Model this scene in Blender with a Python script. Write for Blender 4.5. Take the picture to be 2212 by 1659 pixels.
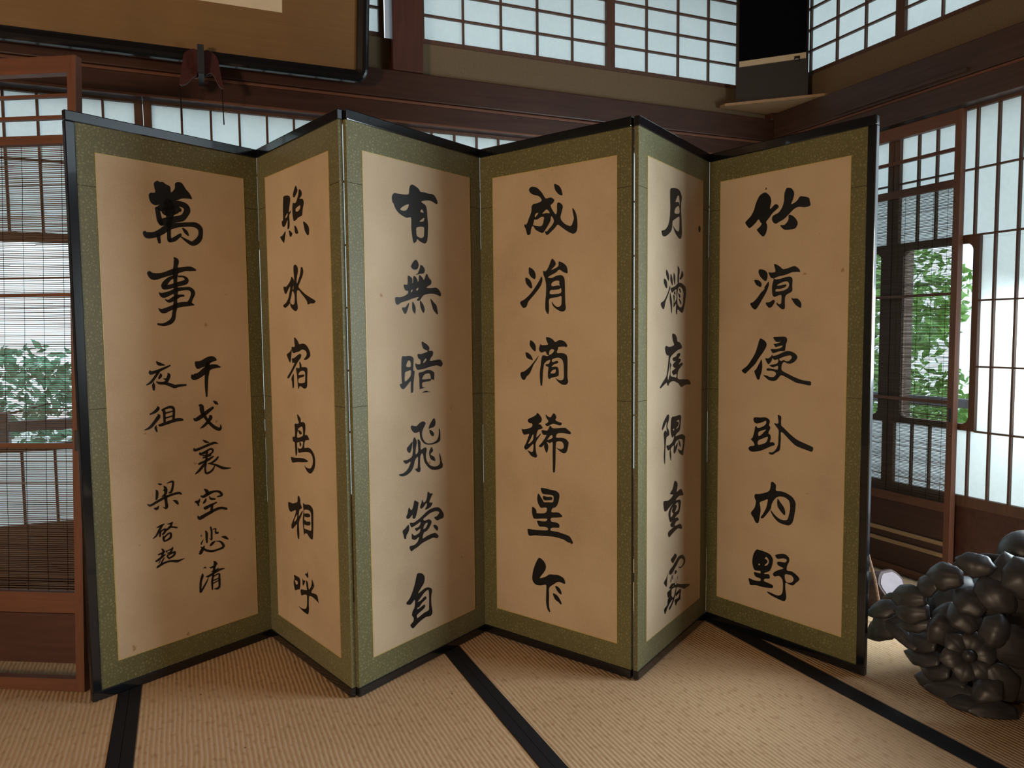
import bpy, bmesh, math, random
from mathutils import Vector, Matrix
from mathutils.geometry import tessellate_polygon

for o in list(bpy.data.objects): bpy.data.objects.remove(o, do_unlink=True)
S = bpy.context.scene
COL = S.collection
rad = math.radians
random.seed(7)

# ---------------------------------------------------------------- camera
cam_d = bpy.data.cameras.new('camera'); cam = bpy.data.objects.new('camera', cam_d); COL.objects.link(cam)
PITCH, ROLL, CAM_H, F_PX = 0.0679209, -0.00943108, 1.080397, 1602.47
cam_d.sensor_fit = 'HORIZONTAL'; cam_d.sensor_width = 36.0
cam_d.lens = F_PX / 2212.0 * 36.0
cam_d.clip_start = 0.05; cam_d.clip_end = 200
fw = Vector((0, math.cos(PITCH), -math.sin(PITCH))); up0 = Vector((0, math.sin(PITCH), math.cos(PITCH))); rt0 = Vector((1, 0, 0))
rt = rt0*math.cos(ROLL) + up0*math.sin(ROLL); up = -rt0*math.sin(ROLL) + up0*math.cos(ROLL)
cam.matrix_world = Matrix(((rt.x, up.x, -fw.x, 0), (rt.y, up.y, -fw.y, 0), (rt.z, up.z, -fw.z, CAM_H), (0, 0, 0, 1)))
S.camera = cam

# ---------------------------------------------------------------- frames: ROOM = 24 deg, BACK wall = 22.7 deg
A_R, A_B = rad(24.0), rad(22.7)
M_R = Matrix.Rotation(A_R, 4, 'Z')
CORNER = M_R @ Vector((2.84, 3.02, 0))
M_B = Matrix.Translation(CORNER) @ Matrix.Rotation(A_B, 4, 'Z')

DOOR_A, DOOR_B, WARM_FILL, SKY = 58.0, 20.0, 200.0, 1.95

# ---------------------------------------------------------------- sky, daylight, exposure
W = bpy.data.worlds.new('sky'); S.world = W; W.use_nodes = True
bg = W.node_tree.nodes['Background']
bg.inputs['Color'].default_value = (0.74, 0.90, 1.0, 1); bg.inputs['Strength'].default_value = SKY
S.view_settings.view_transform = 'Standard'; S.view_settings.look = 'None'
S.view_settings.gamma = 1.0; S.view_settings.use_curve_mapping = False
S.view_settings.exposure = 0.12
S.cycles.use_denoising = True
S.cycles.max_bounces = 10; S.cycles.diffuse_bounces = 5; S.cycles.transparent_max_bounces = 24
S.cycles.sample_clamp_indirect = 6.0

def area_light(name, loc, target, sx, sy, power, color, spread=180):
    d = bpy.data.lights.new(name, 'AREA'); d.shape = 'RECTANGLE'; d.size = sx; d.size_y = sy
    d.energy = power; d.color = color; d.spread = rad(spread)
    o = bpy.data.objects.new(name, d); COL.objects.link(o); o.location = loc
    o.rotation_euler = (Vector(target) - Vector(loc)).to_track_quat('-Z', 'Z').to_euler()
    return o
# daylight entering the open doorway in the right wall, beyond the right edge of the frame
area_light('doorway_daylight', M_R @ Vector((3.02, 0.70, 1.15)), M_R @ Vector((0.3, 1.50, 0.30)), 0.80, 1.0, DOOR_A, (0.82, 0.95, 1.0))
area_light('doorway_daylight', M_R @ Vector((3.02, 1.40, 1.05)), M_R @ Vector((1.9, 1.75, 0.0)), 0.50, 0.9, DOOR_B, (0.84, 0.95, 1.0))
# added warm fill, no real lantern, for floor and left-facing panels, outside the frame
ld = bpy.data.lights.new('warm_fill_light', 'POINT'); ld.energy = WARM_FILL; ld.color = (1.0, 0.77, 0.54); ld.shadow_soft_size = 0.25
lo_ = bpy.data.objects.new('warm_fill_light', ld); COL.objects.link(lo_); lo_.location = M_R @ Vector((-2.3, -0.3, 1.35))

# ---------------------------------------------------------------- helpers
def tag(o, label=None, cat=None, group=None, kind=None):
    if label: o['label'] = label
    if cat: o['category'] = cat
    if group: o['group'] = group
    if kind: o['kind'] = kind
    return o

class MB:
    def __init__(s): s.bm = bmesh.new()
    def box(s, x0, x1, y0, y1, z0, z1, M=None, bev=0.0):
        vs = [s.bm.verts.new(((x0, x1)[i & 1], (y0, y1)[(i >> 1) & 1], (z0, z1)[(i >> 2) & 1])) for i in range(8)]
        fs = [s.bm.faces.new([vs[k] for k in f]) for f in ((0, 2, 3, 1), (4, 5, 7, 6), (0, 1, 5, 4), (2, 6, 7, 3), (0, 4, 6, 2), (1, 3, 7, 5))]
        if M is not None:
            for v in vs: v.co = M @ v.co
        if bev > 0:
            es = list({e for f in fs for e in f.edges})
            bmesh.ops.bevel(s.bm, geom=es, offset=bev, segments=2, profile=0.6, affect='EDGES')
        return s
    def prism(s, poly, a0, a1, axis='z'):
        """extrude a closed 2D outline between a0 and a1 along an axis"""
        def P(p, a): return {'z': (p[0], p[1], a), 'y': (p[0], a, p[1]), 'x': (a, p[0], p[1])}[axis]
        lo = [s.bm.verts.new(P(p, a0)) for p in poly]; hi = [s.bm.verts.new(P(p, a1)) for p in poly]
        n = len(poly); fs = []
        for tri in tessellate_polygon([[Vector((p[0], p[1], 0)) for p in poly]]):
            for L in (lo, hi):
                try: s.bm.faces.new([L[i] for i in tri])
                except ValueError: pass
        for i in range(n): s.bm.faces.new((lo[i], lo[(i+1) % n], hi[(i+1) % n], hi[i]))
        return s
    def tube(s, pts, r, seg=8, cap=True):
        pts = [Vector(p) for p in pts]; rs = r if isinstance(r, (list, tuple)) else [r]*len(pts); rings = []
        for i, p in enumerate(pts):
            t = (pts[min(i+1, len(pts)-1)] - pts[max(i-1, 0)]).normalized()
            a = Vector((0, 0, 1)) if abs(t.z) < 0.9 else Vector((1, 0, 0))
            u = t.cross(a).normalized(); v = t.cross(u)
            rings.append([s.bm.verts.new(p + (u*math.cos(2*math.pi*k/seg) + v*math.sin(2*math.pi*k/seg))*rs[i]) for k in range(seg)])
        for a, b in zip(rings, rings[1:]):
            for k in range(seg): s.bm.faces.new((a[k], a[(k+1) % seg], b[(k+1) % seg], b[k]))
        if cap:
            s.bm.faces.new(rings[0]); s.bm.faces.new(rings[-1])
        return s
    def ball(s, c, r, M=None, u=20, v=12):
        ret = bmesh.ops.create_uvsphere(s.bm, u_segments=u, v_segments=v, radius=1.0)
        rr = r if isinstance(r, (list, tuple)) else (r, r, r)
        for w in ret['verts']:
            w.co = Vector((w.co.x*rr[0], w.co.y*rr[1], w.co.z*rr[2]))
            if M is not None: w.co = M @ w.co
            w.co += Vector(c)
        return s
    def build(s, name, mat, parent=None, M=None, smooth=False):
        bmesh.ops.recalc_face_normals(s.bm, faces=s.bm.faces)
        me = bpy.data.meshes.new(name); s.bm.to_mesh(me); s.bm.free()
        if smooth: me.polygons.foreach_set('use_smooth', [True]*len(me.polygons))
        o = bpy.data.objects.new(name, me); COL.objects.link(o)
        if mat: me.materials.append(mat)
        if parent: o.parent = parent
        if M is not None: o.matrix_local = M
        return o

def empty(name, M):
    o = bpy.data.objects.new(name, None); COL.objects.link(o); o.empty_display_size = 0.1
    o.matrix_world = M; return o
def struct(o, kind='structure'):
    o['kind'] = kind; return o
def copy_tree(o, parent=None):
    c = o.copy(); COL.objects.link(c); c.parent = parent
    if parent: c.matrix_local = o.matrix_local
    for ch in o.children: copy_tree(ch, c)
    return c

# ---------------------------------------------------------------- materials
class NT:
    def __init__(s, name):
        s.m = bpy.data.materials.new(name); s.m.use_nodes = True; s.t = s.m.node_tree; s.t.nodes.clear()
        s.out = s.n('ShaderNodeOutputMaterial')
    def n(s, typ, **kw):
        nd = s.t.nodes.new(typ)
        for k, v in kw.items():
            if k in nd.inputs: nd.inputs[k].default_value = v
            else: setattr(nd, k, v)
        return nd
    def l(s, a, b): s.t.links.new(a, b)
    def coords(s, scale=(1, 1, 1), rot=(0, 0, 0)):
        tc = s.n('ShaderNodeTexCoord'); mp = s.n('ShaderNodeMapping')
        mp.inputs['Scale'].default_value = scale; mp.inputs['Rotation'].default_value = rot
        s.l(tc.outputs['Object'], mp.inputs['Vector']); return mp.outputs['Vector']
    def ramp(s, fac, stops):
        r = s.n('ShaderNodeValToRGB'); e = r.color_ramp.elements
        while len(e) < len(stops): e.new(0.5)
        for k, (p, c) in enumerate(stops):
            e[k].position = p; e[k].color = (*c, 1)
        s.l(fac, r.inputs['Fac']); return r.outputs['Color']
    def noise(s, vec, scale, detail=4.0, rough=0.55, dist=0.0):
        k = s.n('ShaderNodeTexNoise'); k.inputs['Scale'].default_value = scale; k.inputs['Detail'].default_value = detail
        k.inputs['Roughness'].default_value = rough; k.inputs['Distortion'].default_value = dist
        s.l(vec, k.inputs['Vector']); return k.outputs['Fac']
    def mix(s, fac, a, b, typ='MIX'):
        m = s.n('ShaderNodeMix'); m.data_type = 'RGBA'; m.blend_type = typ
        for sock, v in ((m.inputs[0], fac), (m.inputs[6], a), (m.inputs[7], b)):
            if isinstance(v, (int, float)): sock.default_value = v
            elif isinstance(v, tuple): sock.default_value = (*v, 1)
            else: s.l(v, sock)
        return m.outputs[2]
    def bump(s, h, strength, dist=0.002):
        b = s.n('ShaderNodeBump'); b.inputs['Strength'].default_value = strength; b.inputs['Distance'].default_value = dist
        s.l(h, b.inputs['Height']); return b.outputs['Normal']
    def bsdf(s, color, rough=0.6, normal=None, spec=0.4, coat=0.0, metal=0.0, sheen=0.0):
        p = s.n('ShaderNodeBsdfPrincipled')
        if isinstance(color, tuple): p.inputs['Base Color'].default_value = (*color, 1)
        else: s.l(color, p.inputs['Base Color'])
        if isinstance(rough, (int, float)): p.inputs['Roughness'].default_value = rough
        else: s.l(rough, p.inputs['Roughness'])
        p.inputs['Specular IOR Level'].default_value = spec; p.inputs['Coat Weight'].default_value = coat
        p.inputs['Metallic'].default_value = metal; p.inputs['Sheen Weight'].default_value = sheen
        if normal is not None: s.l(normal, p.inputs['Normal'])
        s.l(p.outputs[0], s.out.inputs[0]); return s.m

def wood(name, c1, c2, axis='x', rough=0.5, spec=0.35, fine=1.0):
    t = NT(name); sc = {'x': (1.2, 22, 22), 'y': (22, 1.2, 22), 'z': (22, 22, 1.2)}[axis]
    v = t.coords(tuple(k*fine for k in sc))
    g = t.noise(v, 3.0, 6, 0.62, 0.6); b = t.noise(t.coords((1.5, 1.5, 1.5)), 1.6, 3)
    c = t.ramp(g, [(0.30, c1), (0.68, c2)])
    c = t.mix(t.ramp(b, [(0.35, (0.72, 0.72, 0.72)), (0.7, (1.1, 1.08, 1.05))]), (0, 0, 0), c) if False else t.mix(0.35, c, t.ramp(b, [(0.3, c1), (0.7, c2)]))
    return t.bsdf(c, rough, t.bump(g, 0.25, 0.001), spec)

def plain(name, c, rough=0.5, spec=0.4, var=0.15, scale=14, bump=0.1, **kw):
    t = NT(name); g = t.noise(t.coords(), scale, 4)
    col = t.ramp(g, [(0.25, tuple(k*(1-var) for k in c)), (0.75, tuple(min(1, k*(1+var)) for k in c))])
    return t.bsdf(col, rough, t.bump(g, bump, 0.001), spec, **kw)

M = {}
M['beam_x'] = wood('beam_wood', (0.030, 0.012, 0.008), (0.068, 0.028, 0.017), 'x', 0.42)
M['beam_y'] = wood('beam_wood_deep', (0.040, 0.021, 0.016), (0.085, 0.045, 0.034), 'y', 0.42)
M['beam_z'] = wood('post_wood', (0.056, 0.020, 0.014), (0.105, 0.040, 0.026), 'z', 0.45)
M['lattice'] = wood('lattice_wood', (0.070, 0.032, 0.020), (0.125, 0.062, 0.038), 'z', 0.5)
M['reed_frame'] = wood('reed_frame_wood', (0.095, 0.036, 0.020), (0.180, 0.072, 0.040), 'z', 0.5)
M['reed_rail'] = wood('reed_rail_wood', (0.095, 0.036, 0.020), (0.180, 0.072, 0.040), 'x', 0.5)
M['pale_wood'] = wood('pale_wood', (0.30, 0.18, 0.095), (0.46, 0.30, 0.17), 'x', 0.55)
M['pale_wood_y'] = wood('pale_wood_deep', (0.26, 0.17, 0.10), (0.42, 0.29, 0.17), 'y', 0.5)
M['board'] = wood('wainscot_wood', (0.045, 0.018, 0.014), (0.088, 0.036, 0.026), 'x', 0.45, fine=0.6)
M['floorboard'] = wood('veranda_boards', (0.11, 0.055, 0.035), (0.20, 0.11, 0.07), 'x', 0.4)
M['ceil'] = wood('ceiling_boards', (0.05, 0.03, 0.02), (0.09, 0.055, 0.035), 'x', 0.6)
M['plaster'] = plain('sand_plaster', (0.155, 0.108, 0.066), 0.9, 0.1, 0.12, 160, 0.35)
M['plaster_dim'] = plain('dim_plaster', (0.17, 0.13, 0.085), 0.9, 0.1, 0.12, 60, 0.2)
M['lacquer'] = plain('black_lacquer', (0.0045, 0.0055, 0.008), 0.16, 0.55, 0.2, 6, 0.02, coat=0.35)
M['ink'] = plain('sumi_ink', (0.006, 0.0065, 0.008), 0.45, 0.35, 0.2, 40, 0.05)
M['gold'] = plain('gilt_edging', (0.50, 0.38, 0.13), 0.38, 0.5, 0.15, 30, 0.05)
M['dark_cloth'] = plain('black_grille_cloth', (0.004, 0.004, 0.006), 0.9, 0.05, 0.2, 300, 0.3)
M['box_grey'] = plain('charcoal_cabinet', (0.030, 0.027, 0.028), 0.45, 0.4, 0.15, 60, 0.15)
M['cream'] = plain('cream_strip', (0.62, 0.50, 0.34), 0.5, 0.3, 0.06, 20, 0.05)
M['badge'] = plain('black_badge', (0.01, 0.01, 0.01), 0.4, 0.4, 0.1)
M['badge_mark'] = plain('white_badge_mark', (0.75, 0.74, 0.72), 0.4, 0.4, 0.05)
M['iron'] = plain('dark_iron', (0.022, 0.025, 0.028), 0.5, 0.4, 0.2, 40, 0.2)
M['maroon'] = plain('maroon_cloth', (0.060, 0.016, 0.014), 0.85, 0.15, 0.25, 90, 0.4, sheen=0.2)
M['cord'] = plain('dark_cord', (0.020, 0.010, 0.009), 0.85, 0.1, 0.2, 200, 0.3)
M['heri'] = plain('black_tatami_border', (0.0085, 0.0085, 0.011), 0.75, 0.25, 0.25, 220, 0.4)
M['carving'] = None
M['leaf_green'] = plain('shrub_leaf', (0.20, 0.36, 0.085), 0.5, 0.3, 0.5, 9, 0.05)
M['leaf_dark'] = plain('tree_leaf', (0.16, 0.30, 0.20), 0.5, 0.3, 0.5, 7, 0.05)
M['bark'] = plain('bark', (0.06, 0.045, 0.035), 0.85, 0.2, 0.3, 40, 0.6)
M['ground'] = plain('garden_gravel', (0.62, 0.62, 0.60), 0.95, 0.1, 0.2, 30, 0.4)
M['rail'] = plain('weathered_rail', (0.16, 0.15, 0.17), 0.7, 0.2, 0.2, 30, 0.2)
M['log'] = plain('log_bark', (0.055, 0.034, 0.032), 0.6, 0.3, 0.35, 40, 0.5)
M['log_face'] = plain('log_cut_face', (0.20, 0.165, 0.18), 0.55, 0.35, 0.12, 30, 0.2)
M['twig'] = plain('twig_bark', (0.20, 0.11, 0.07), 0.7, 0.25, 0.4, 120, 0.5)

def carving_mat():
    t = NT('carved_dark_wood'); v = t.coords((3, 3, 14)); g = t.noise(v, 6, 5, 0.6, 0.4)
    c = t.ramp(g, [(0.3, (0.020, 0.0185, 0.021)), (0.75, (0.042, 0.039, 0.043))])
    return t.bsdf(c, 0.42, t.bump(g, 0.2, 0.001), 0.5)
M['carving'] = carving_mat()

def paper_translucent():
    t = NT('shoji_paper'); v = t.coords()
    a = t.noise(v, 55, 6, 0.7); b = t.noise(v, 5, 3)
    col = t.ramp(t.mix(0.3, a, b), [(0.3, (0.80, 0.84, 0.83)), (0.7, (0.90, 0.93, 0.92))])
    tr = t.n('ShaderNodeBsdfTranslucent'); df = t.n('ShaderNodeBsdfDiffuse'); mx = t.n('ShaderNodeMixShader'); mx.inputs[0].default_value = 0.30
    t.l(col, tr.inputs[0]); df.inputs[0].default_value = (0.55, 0.55, 0.52, 1)
    t.l(tr.outputs[0], mx.inputs[1]); t.l(df.outputs[0], mx.inputs[2]); t.l(mx.outputs[0], t.out.inputs[0]); return t.m
M['paper'] = paper_translucent()

def glass_mat():
    t = NT('window_glass'); tr = t.n('ShaderNodeBsdfTransparent'); gl = t.n('ShaderNodeBsdfGlossy'); gl.inputs['Roughness'].default_value = 0.02
    fr = t.n('ShaderNodeFresnel'); fr.inputs['IOR'].default_value = 1.45; mx = t.n('ShaderNodeMixShader')
    tr.inputs[0].default_value = (0.95, 0.98, 0.97, 1)
    t.l(fr.outputs[0], mx.inputs[0]); t.l(tr.outputs[0], mx.inputs[1]); t.l(gl.outputs[0], mx.inputs[2]); t.l(mx.outputs[0], t.out.inputs[0]); return t.m
M['glass'] = glass_mat()

def silk_mat():
    """aged calligraphy paper: warm beige, stained and foxed"""
    t = NT('aged_silk_paper'); oi = t.n('ShaderNodeObjectInfo'); ml = t.n('ShaderNodeMath'); ml.operation = 'MULTIPLY'; ml.inputs[1].default_value = 37.0
    t.l(oi.outputs['Random'], ml.inputs[0]); ad = t.n('ShaderNodeVectorMath'); ad.operation = 'ADD'; t.l(t.coords(), ad.inputs[0]); t.l(ml.outputs[0], ad.inputs[1]); v = ad.outputs[0]
    a = t.noise(v, 2.2, 4, 0.6); b = t.noise(v, 260, 2, 0.5); w = t.noise(t.coords((90, 1, 900)), 1.0, 2)
    c = t.ramp(a, [(0.28, (0.43, 0.315, 0.205)), (0.50, (0.52, 0.395, 0.265)), (0.74, (0.59, 0.465, 0.325))])
    c = t.mix(0.10, c, t.ramp(b, [(0.3, (0.30, 0.22, 0.14)), (0.7, (0.80, 0.68, 0.50))]))
    fox = t.noise(v, 26, 2, 0.4); spots = t.ramp(fox, [(0.0, (1, 1, 1)), (0.765, (1, 1, 1)), (0.80, (0.70, 0.60, 0.46))])
    c = t.mix(1.0, c, spots, 'MULTIPLY')
    return t.bsdf(c, 0.75, t.bump(w, 0.06, 0.0006), 0.2)
M['silk'] = silk_mat()

def brocade_mat():
    t = NT('olive_brocade'); v = t.coords()
    vo = t.n('ShaderNodeTexVoronoi'); vo.feature = 'DISTANCE_TO_EDGE'; vo.inputs['Scale'].default_value = 105
    vv = t.n('ShaderNodeVectorMath'); vv.operation = 'ADD'; nz = t.n('ShaderNodeTexNoise'); nz.inputs['Scale'].default_value = 60; nz.inputs['Detail'].default_value = 2
    sc = t.n('ShaderNodeVectorMath'); sc.operation = 'SCALE'; sc.inputs['Scale'].default_value = 0.012
    t.l(v, nz.inputs['Vector']); t.l(nz.outputs['Color'], sc.inputs[0]); t.l(v, vv.inputs[0]); t.l(sc.outputs[0], vv.inputs[1]); t.l(vv.outputs[0], vo.inputs['Vector'])
    c = t.ramp(vo.outputs['Distance'], [(0.0, (0.094, 0.086, 0.030)), (0.16, (0.108, 0.099, 0.036)), (0.42, (0.225, 0.212, 0.092))])
    big = t.noise(v, 3.0, 3); c = t.mix(0.25, c, t.ramp(big, [(0.3, (0.105, 0.096, 0.034)), (0.7, (0.215, 0.205, 0.09))]))
    return t.bsdf(c, 0.5, t.bump(vo.outputs['Distance'], 0.35, 0.002), 0.4, sheen=0.25)
M['brocade'] = brocade_mat()

def mat_gold_cloth():
    t = NT('plaque_gold_cloth'); v = t.coords(); a = t.noise(t.coords((1, 300, 300)), 2, 3); b = t.noise(v, 4, 3)
    c = t.ramp(t.mix(0.5, a, b), [(0.3, (0.145, 0.072, 0.022)), (0.7, (0.21, 0.112, 0.036))])
    return t.bsdf(c, 0.6, t.bump(a, 0.1, 0.0006), 0.35)
M['plaque_cloth'] = mat_gold_cloth()

def tatami_mat():
    """woven rush: ridges run along the mat's length (local y)"""
    t = NT('tatami_rush'); v = t.coords()
    wv = t.n('ShaderNodeTexWave'); wv.wave_type = 'BANDS'; wv.bands_direction = 'X'; wv.wave_profile = 'SIN'
    wv.inputs['Scale'].default_value = 2*math.pi/0.0128/20.0; wv.inputs['Distortion'].default_value = 0.0
    wob = t.n('ShaderNodeVectorMath'); wob.operation = 'ADD'; nz = t.n('ShaderNodeTexNoise'); nz.inputs['Scale'].default_value = 7; nz.inputs['Detail'].default_value = 3
    sc = t.n('ShaderNodeVectorMath'); sc.operation = 'SCALE'; sc.inputs['Scale'].default_value = 0.010
    t.l(v, nz.inputs['Vector']); t.l(nz.outputs['Color'], sc.inputs[0]); t.l(v, wob.inputs[0]); t.l(sc.outputs[0], wob.inputs[1]); t.l(wob.outputs[0], wv.inputs['Vector'])
    rush = t.noise(t.coords((26, 520, 1)), 1.0, 3, 0.6); big = t.noise(v, 2.6, 3); seg = t.noise(t.coords((78, 34, 1)), 1.0, 2, 0.4)
    c = t.ramp(rush, [(0.25, (0.44, 0.275, 0.150)), (0.75, (0.58, 0.395, 0.235))])
    c = t.mix(0.45, c, t.ramp(big, [(0.3, (0.43, 0.27, 0.150)), (0.7, (0.62, 0.43, 0.27))]))
    c = t.mix(0.30, c, t.ramp(wv.outputs['Fac'], [(0.0, (0.28, 0.165, 0.085)), (0.35, (0.56, 0.38, 0.225))]))
    c = t.mix(1.0, c, t.ramp(seg, [(0.30, (0.80, 0.76, 0.70)), (0.45, (1, 1, 1))]), 'MULTIPLY')
    sp = t.noise(v, 42, 1, 0.3); c = t.mix(1.0, c, t.ramp(sp, [(0.0, (1, 1, 1)), (0.805, (1, 1, 1)), (0.825, (0.20, 0.13, 0.08))]), 'MULTIPLY')
    h = t.mix(0.22, wv.outputs['Fac'], seg)
    return t.bsdf(c, 0.62, t.bump(h, 0.42, 0.004), 0.3)
M['tatami'] = tatami_mat()
# ================================================================ ROOM SHELL (room frame: v to the right wall, w to the back wall)
def rbox(name, v0, v1, w0, w1, z0, z1, mat, bev=0.0, frame=None):
    return struct(MB().box(v0, v1, w0, w1, z0, z1, bev=bev).build(name, mat, None, frame or M_R))

rbox('floor', -3.6, 4.4, -3.4, 4.6, -0.30, -0.06, M['plaster_dim'])
rbox('ceiling', -3.6, 3.1, -3.4, 3.6, 2.95, 3.05, M['ceil'])
rbox('wall_front', -3.6, 3.1, -3.4, -3.3, -0.06, 2.95, M['plaster_dim'])
rbox('wall_left', -3.6, -3.5, -3.3, 4.6, -0.06, 2.95, M['plaster_dim'])
# ---- back wall (frame B: x along the wall, y outwards)
bb = lambda name, x0, x1, y0, y1, z0, z1, mat, bev=0.0: rbox(name, x0, x1, y0, y1, z0, z1, mat, bev, M_B)
bb('trim_1', -4.95, 0.0, 0.0, 0.10, 2.058, 2.17, M['beam_x'], 0.004)          # nageshi beam
bb('trim_2', -4.95, 0.02, 0.022, 0.14, 1.968, 2.058, M['beam_x'], 0.003)       # kamoi below it
bb('trim_3', -4.95, 0.02, 0.012, 0.022, 2.046, 2.057, M['reed_rail'], 0.002)
bb('trim_4', -4.95, 0.02, 0.018, 0.03, 1.966, 1.975, M['reed_rail'], 0.002)
bb('wall_back', -1.869, 0.12, 0.045, 0.11, 2.17, 2.312, M['plaster'])
bb('wall_back', -4.95, -2.0, 0.045, 0.11, 2.17, 2.312, M['plaster'])
bb('wall_back', -4.95, 0.12, 0.03, 0.11, 2.84, 2.95, M['plaster'])
bb('trim_5', -2.0, -1.869, -0.004, 0.13, 2.172, 2.95, M['beam_z'], 0.003)      # post above the beam
bb('trim_6', -0.02, 0.14, 0.0, 0.16, 2.172, 2.95, M['beam_z'], 0.003)         # corner post
bb('trim_7', -4.95, 0.05, -0.06, 0.14, -0.06, 0.0, M['beam_x'], 0.003)        # threshold
# ---- right wall
rbox('trim_8', 2.84, 2.96, -3.3, 3.03, 2.072, 2.197, M['beam_y'], 0.004)
rbox('trim_9', 2.852, 2.99, -3.3, 3.04, 1.968, 2.072, M['beam_y'], 0.003)
rbox('trim_10', 2.845, 2.856, -3.3, 3.03, 2.060, 2.070, M['reed_rail'], 0.002)
rbox('wall_right', 2.88, 2.96, -3.3, 3.0, 2.197, 2.335, M['plaster'])
rbox('wall_right', 2.86, 2.96, -3.3, 3.1, 2.86, 2.95, M['plaster'])
rbox('wall_right', 2.90, 2.98, -3.3, 0.05, -0.06, 1.968, M['plaster_dim'])
rbox('trim_11', 2.755, 2.835, -3.3, 3.0, -0.06, 0.002, M['pale_wood_y'], 0.002)   # pale threshold board
rbox('trim_12', 2.842, 2.99, -3.3, 3.0, -0.06, -0.004, M['pale_wood_y'], 0.002)
rbox('trim_13', 2.84, 2.99, 0.05, 0.17, -0.06, 1.968, M['beam_z'], 0.003)         # door post at the doorway edge
# a thin raised strip on the right beam
rbox('trim_14', 2.826, 2.8405, 1.98, 2.62, 2.083, 2.098, M['beam_y'], 0.002)
# light catching board of veranda outside
rbox('floor', 3.0, 4.3, -3.4, 4.4, -0.10, -0.03, M['floorboard'])
bb('floor', -5.0, 1.2, 0.15, 1.35, -0.10, -0.03, M['floorboard'])

# ---- transom windows
def transom(name, F, x0, x1, z0, z1, cell, yb, n_rows_h=0.102, flip=False):
    """papered lattice above the beam; x runs along the wall, yb is the lattice face"""
    root = empty(name, F); struct(root)
    d = 0.028; s = -1 if flip else 1
    def bx(mb, a, b, y0, y1, c, e, bev=0.0):
        if flip: mb.box(yb + y0, yb + y1, a, b, c, e, bev=bev)
        else: mb.box(a, b, yb + y0, yb + y1, c, e, bev=bev)
    fr = MB(); bx(fr, x0, x1, 0, d, z0, z0+0.026); bx(fr, x0, x1, 0, d, z1-0.03, z1); bx(fr, x0, x0+0.022, 0.001, d-0.001, z0, z1); bx(fr, x1-0.022, x1, 0.001, d-0.001, z0, z1)
    fr.build('frame', M['lattice'], root, Matrix.Identity(4))
    la = MB(); k = 0
    xs = []; 
    n = round((x1-x0-0.044)/cell)
    for i in range(1, n): xs.append(x0+0.022 + i*(x1-x0-0.044)/n)
    for x in xs: bx(la, x-0.004, x+0.004, 0.006, 0.02, z0+0.026, z1-0.03)
    z = z0 + 0.026 + n_rows_h
    while z < z1-0.06:
        bx(la, x0+0.022, x1-0.022, 0.003, 0.018, z-0.004, z+0.004); z += n_rows_h
    la.build('lattice', M['lattice'], root, Matrix.Identity(4))
    pa = MB(); bx(pa, x0+0.01, x1-0.01, 0.020, 0.0206, z0+0.01, z1-0.01)
    pa.build('paper_pane', M['paper'], root, Matrix.Identity(4))
    return root
transom('window_1', M_B, -1.868, -0.934, 2.31, 2.83, 0.186, 0.055)
transom('window_2', M_B, -0.934, 0.02, 2.31, 2.83, 0.186, 0.055)
transom('window_3', M_B, -2.955, -2.02, 2.31, 2.83, 0.186, 0.055)
transom('window_4', M_R, 2.336, 3.03, 2.335, 2.86, 0.172, 2.895, flip=True)
transom('window_5', M_R, 1.61, 2.336, 2.335, 2.86, 0.172, 2.895, flip=True)
transom('window_6', M_R, 0.9, 1.61, 2.335, 2.86, 0.172, 2.895, flip=True)
bb('trim_15', -4.95, 0.0, 0.04, 0.12, 2.83, 2.845, M['beam_x'])

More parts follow.
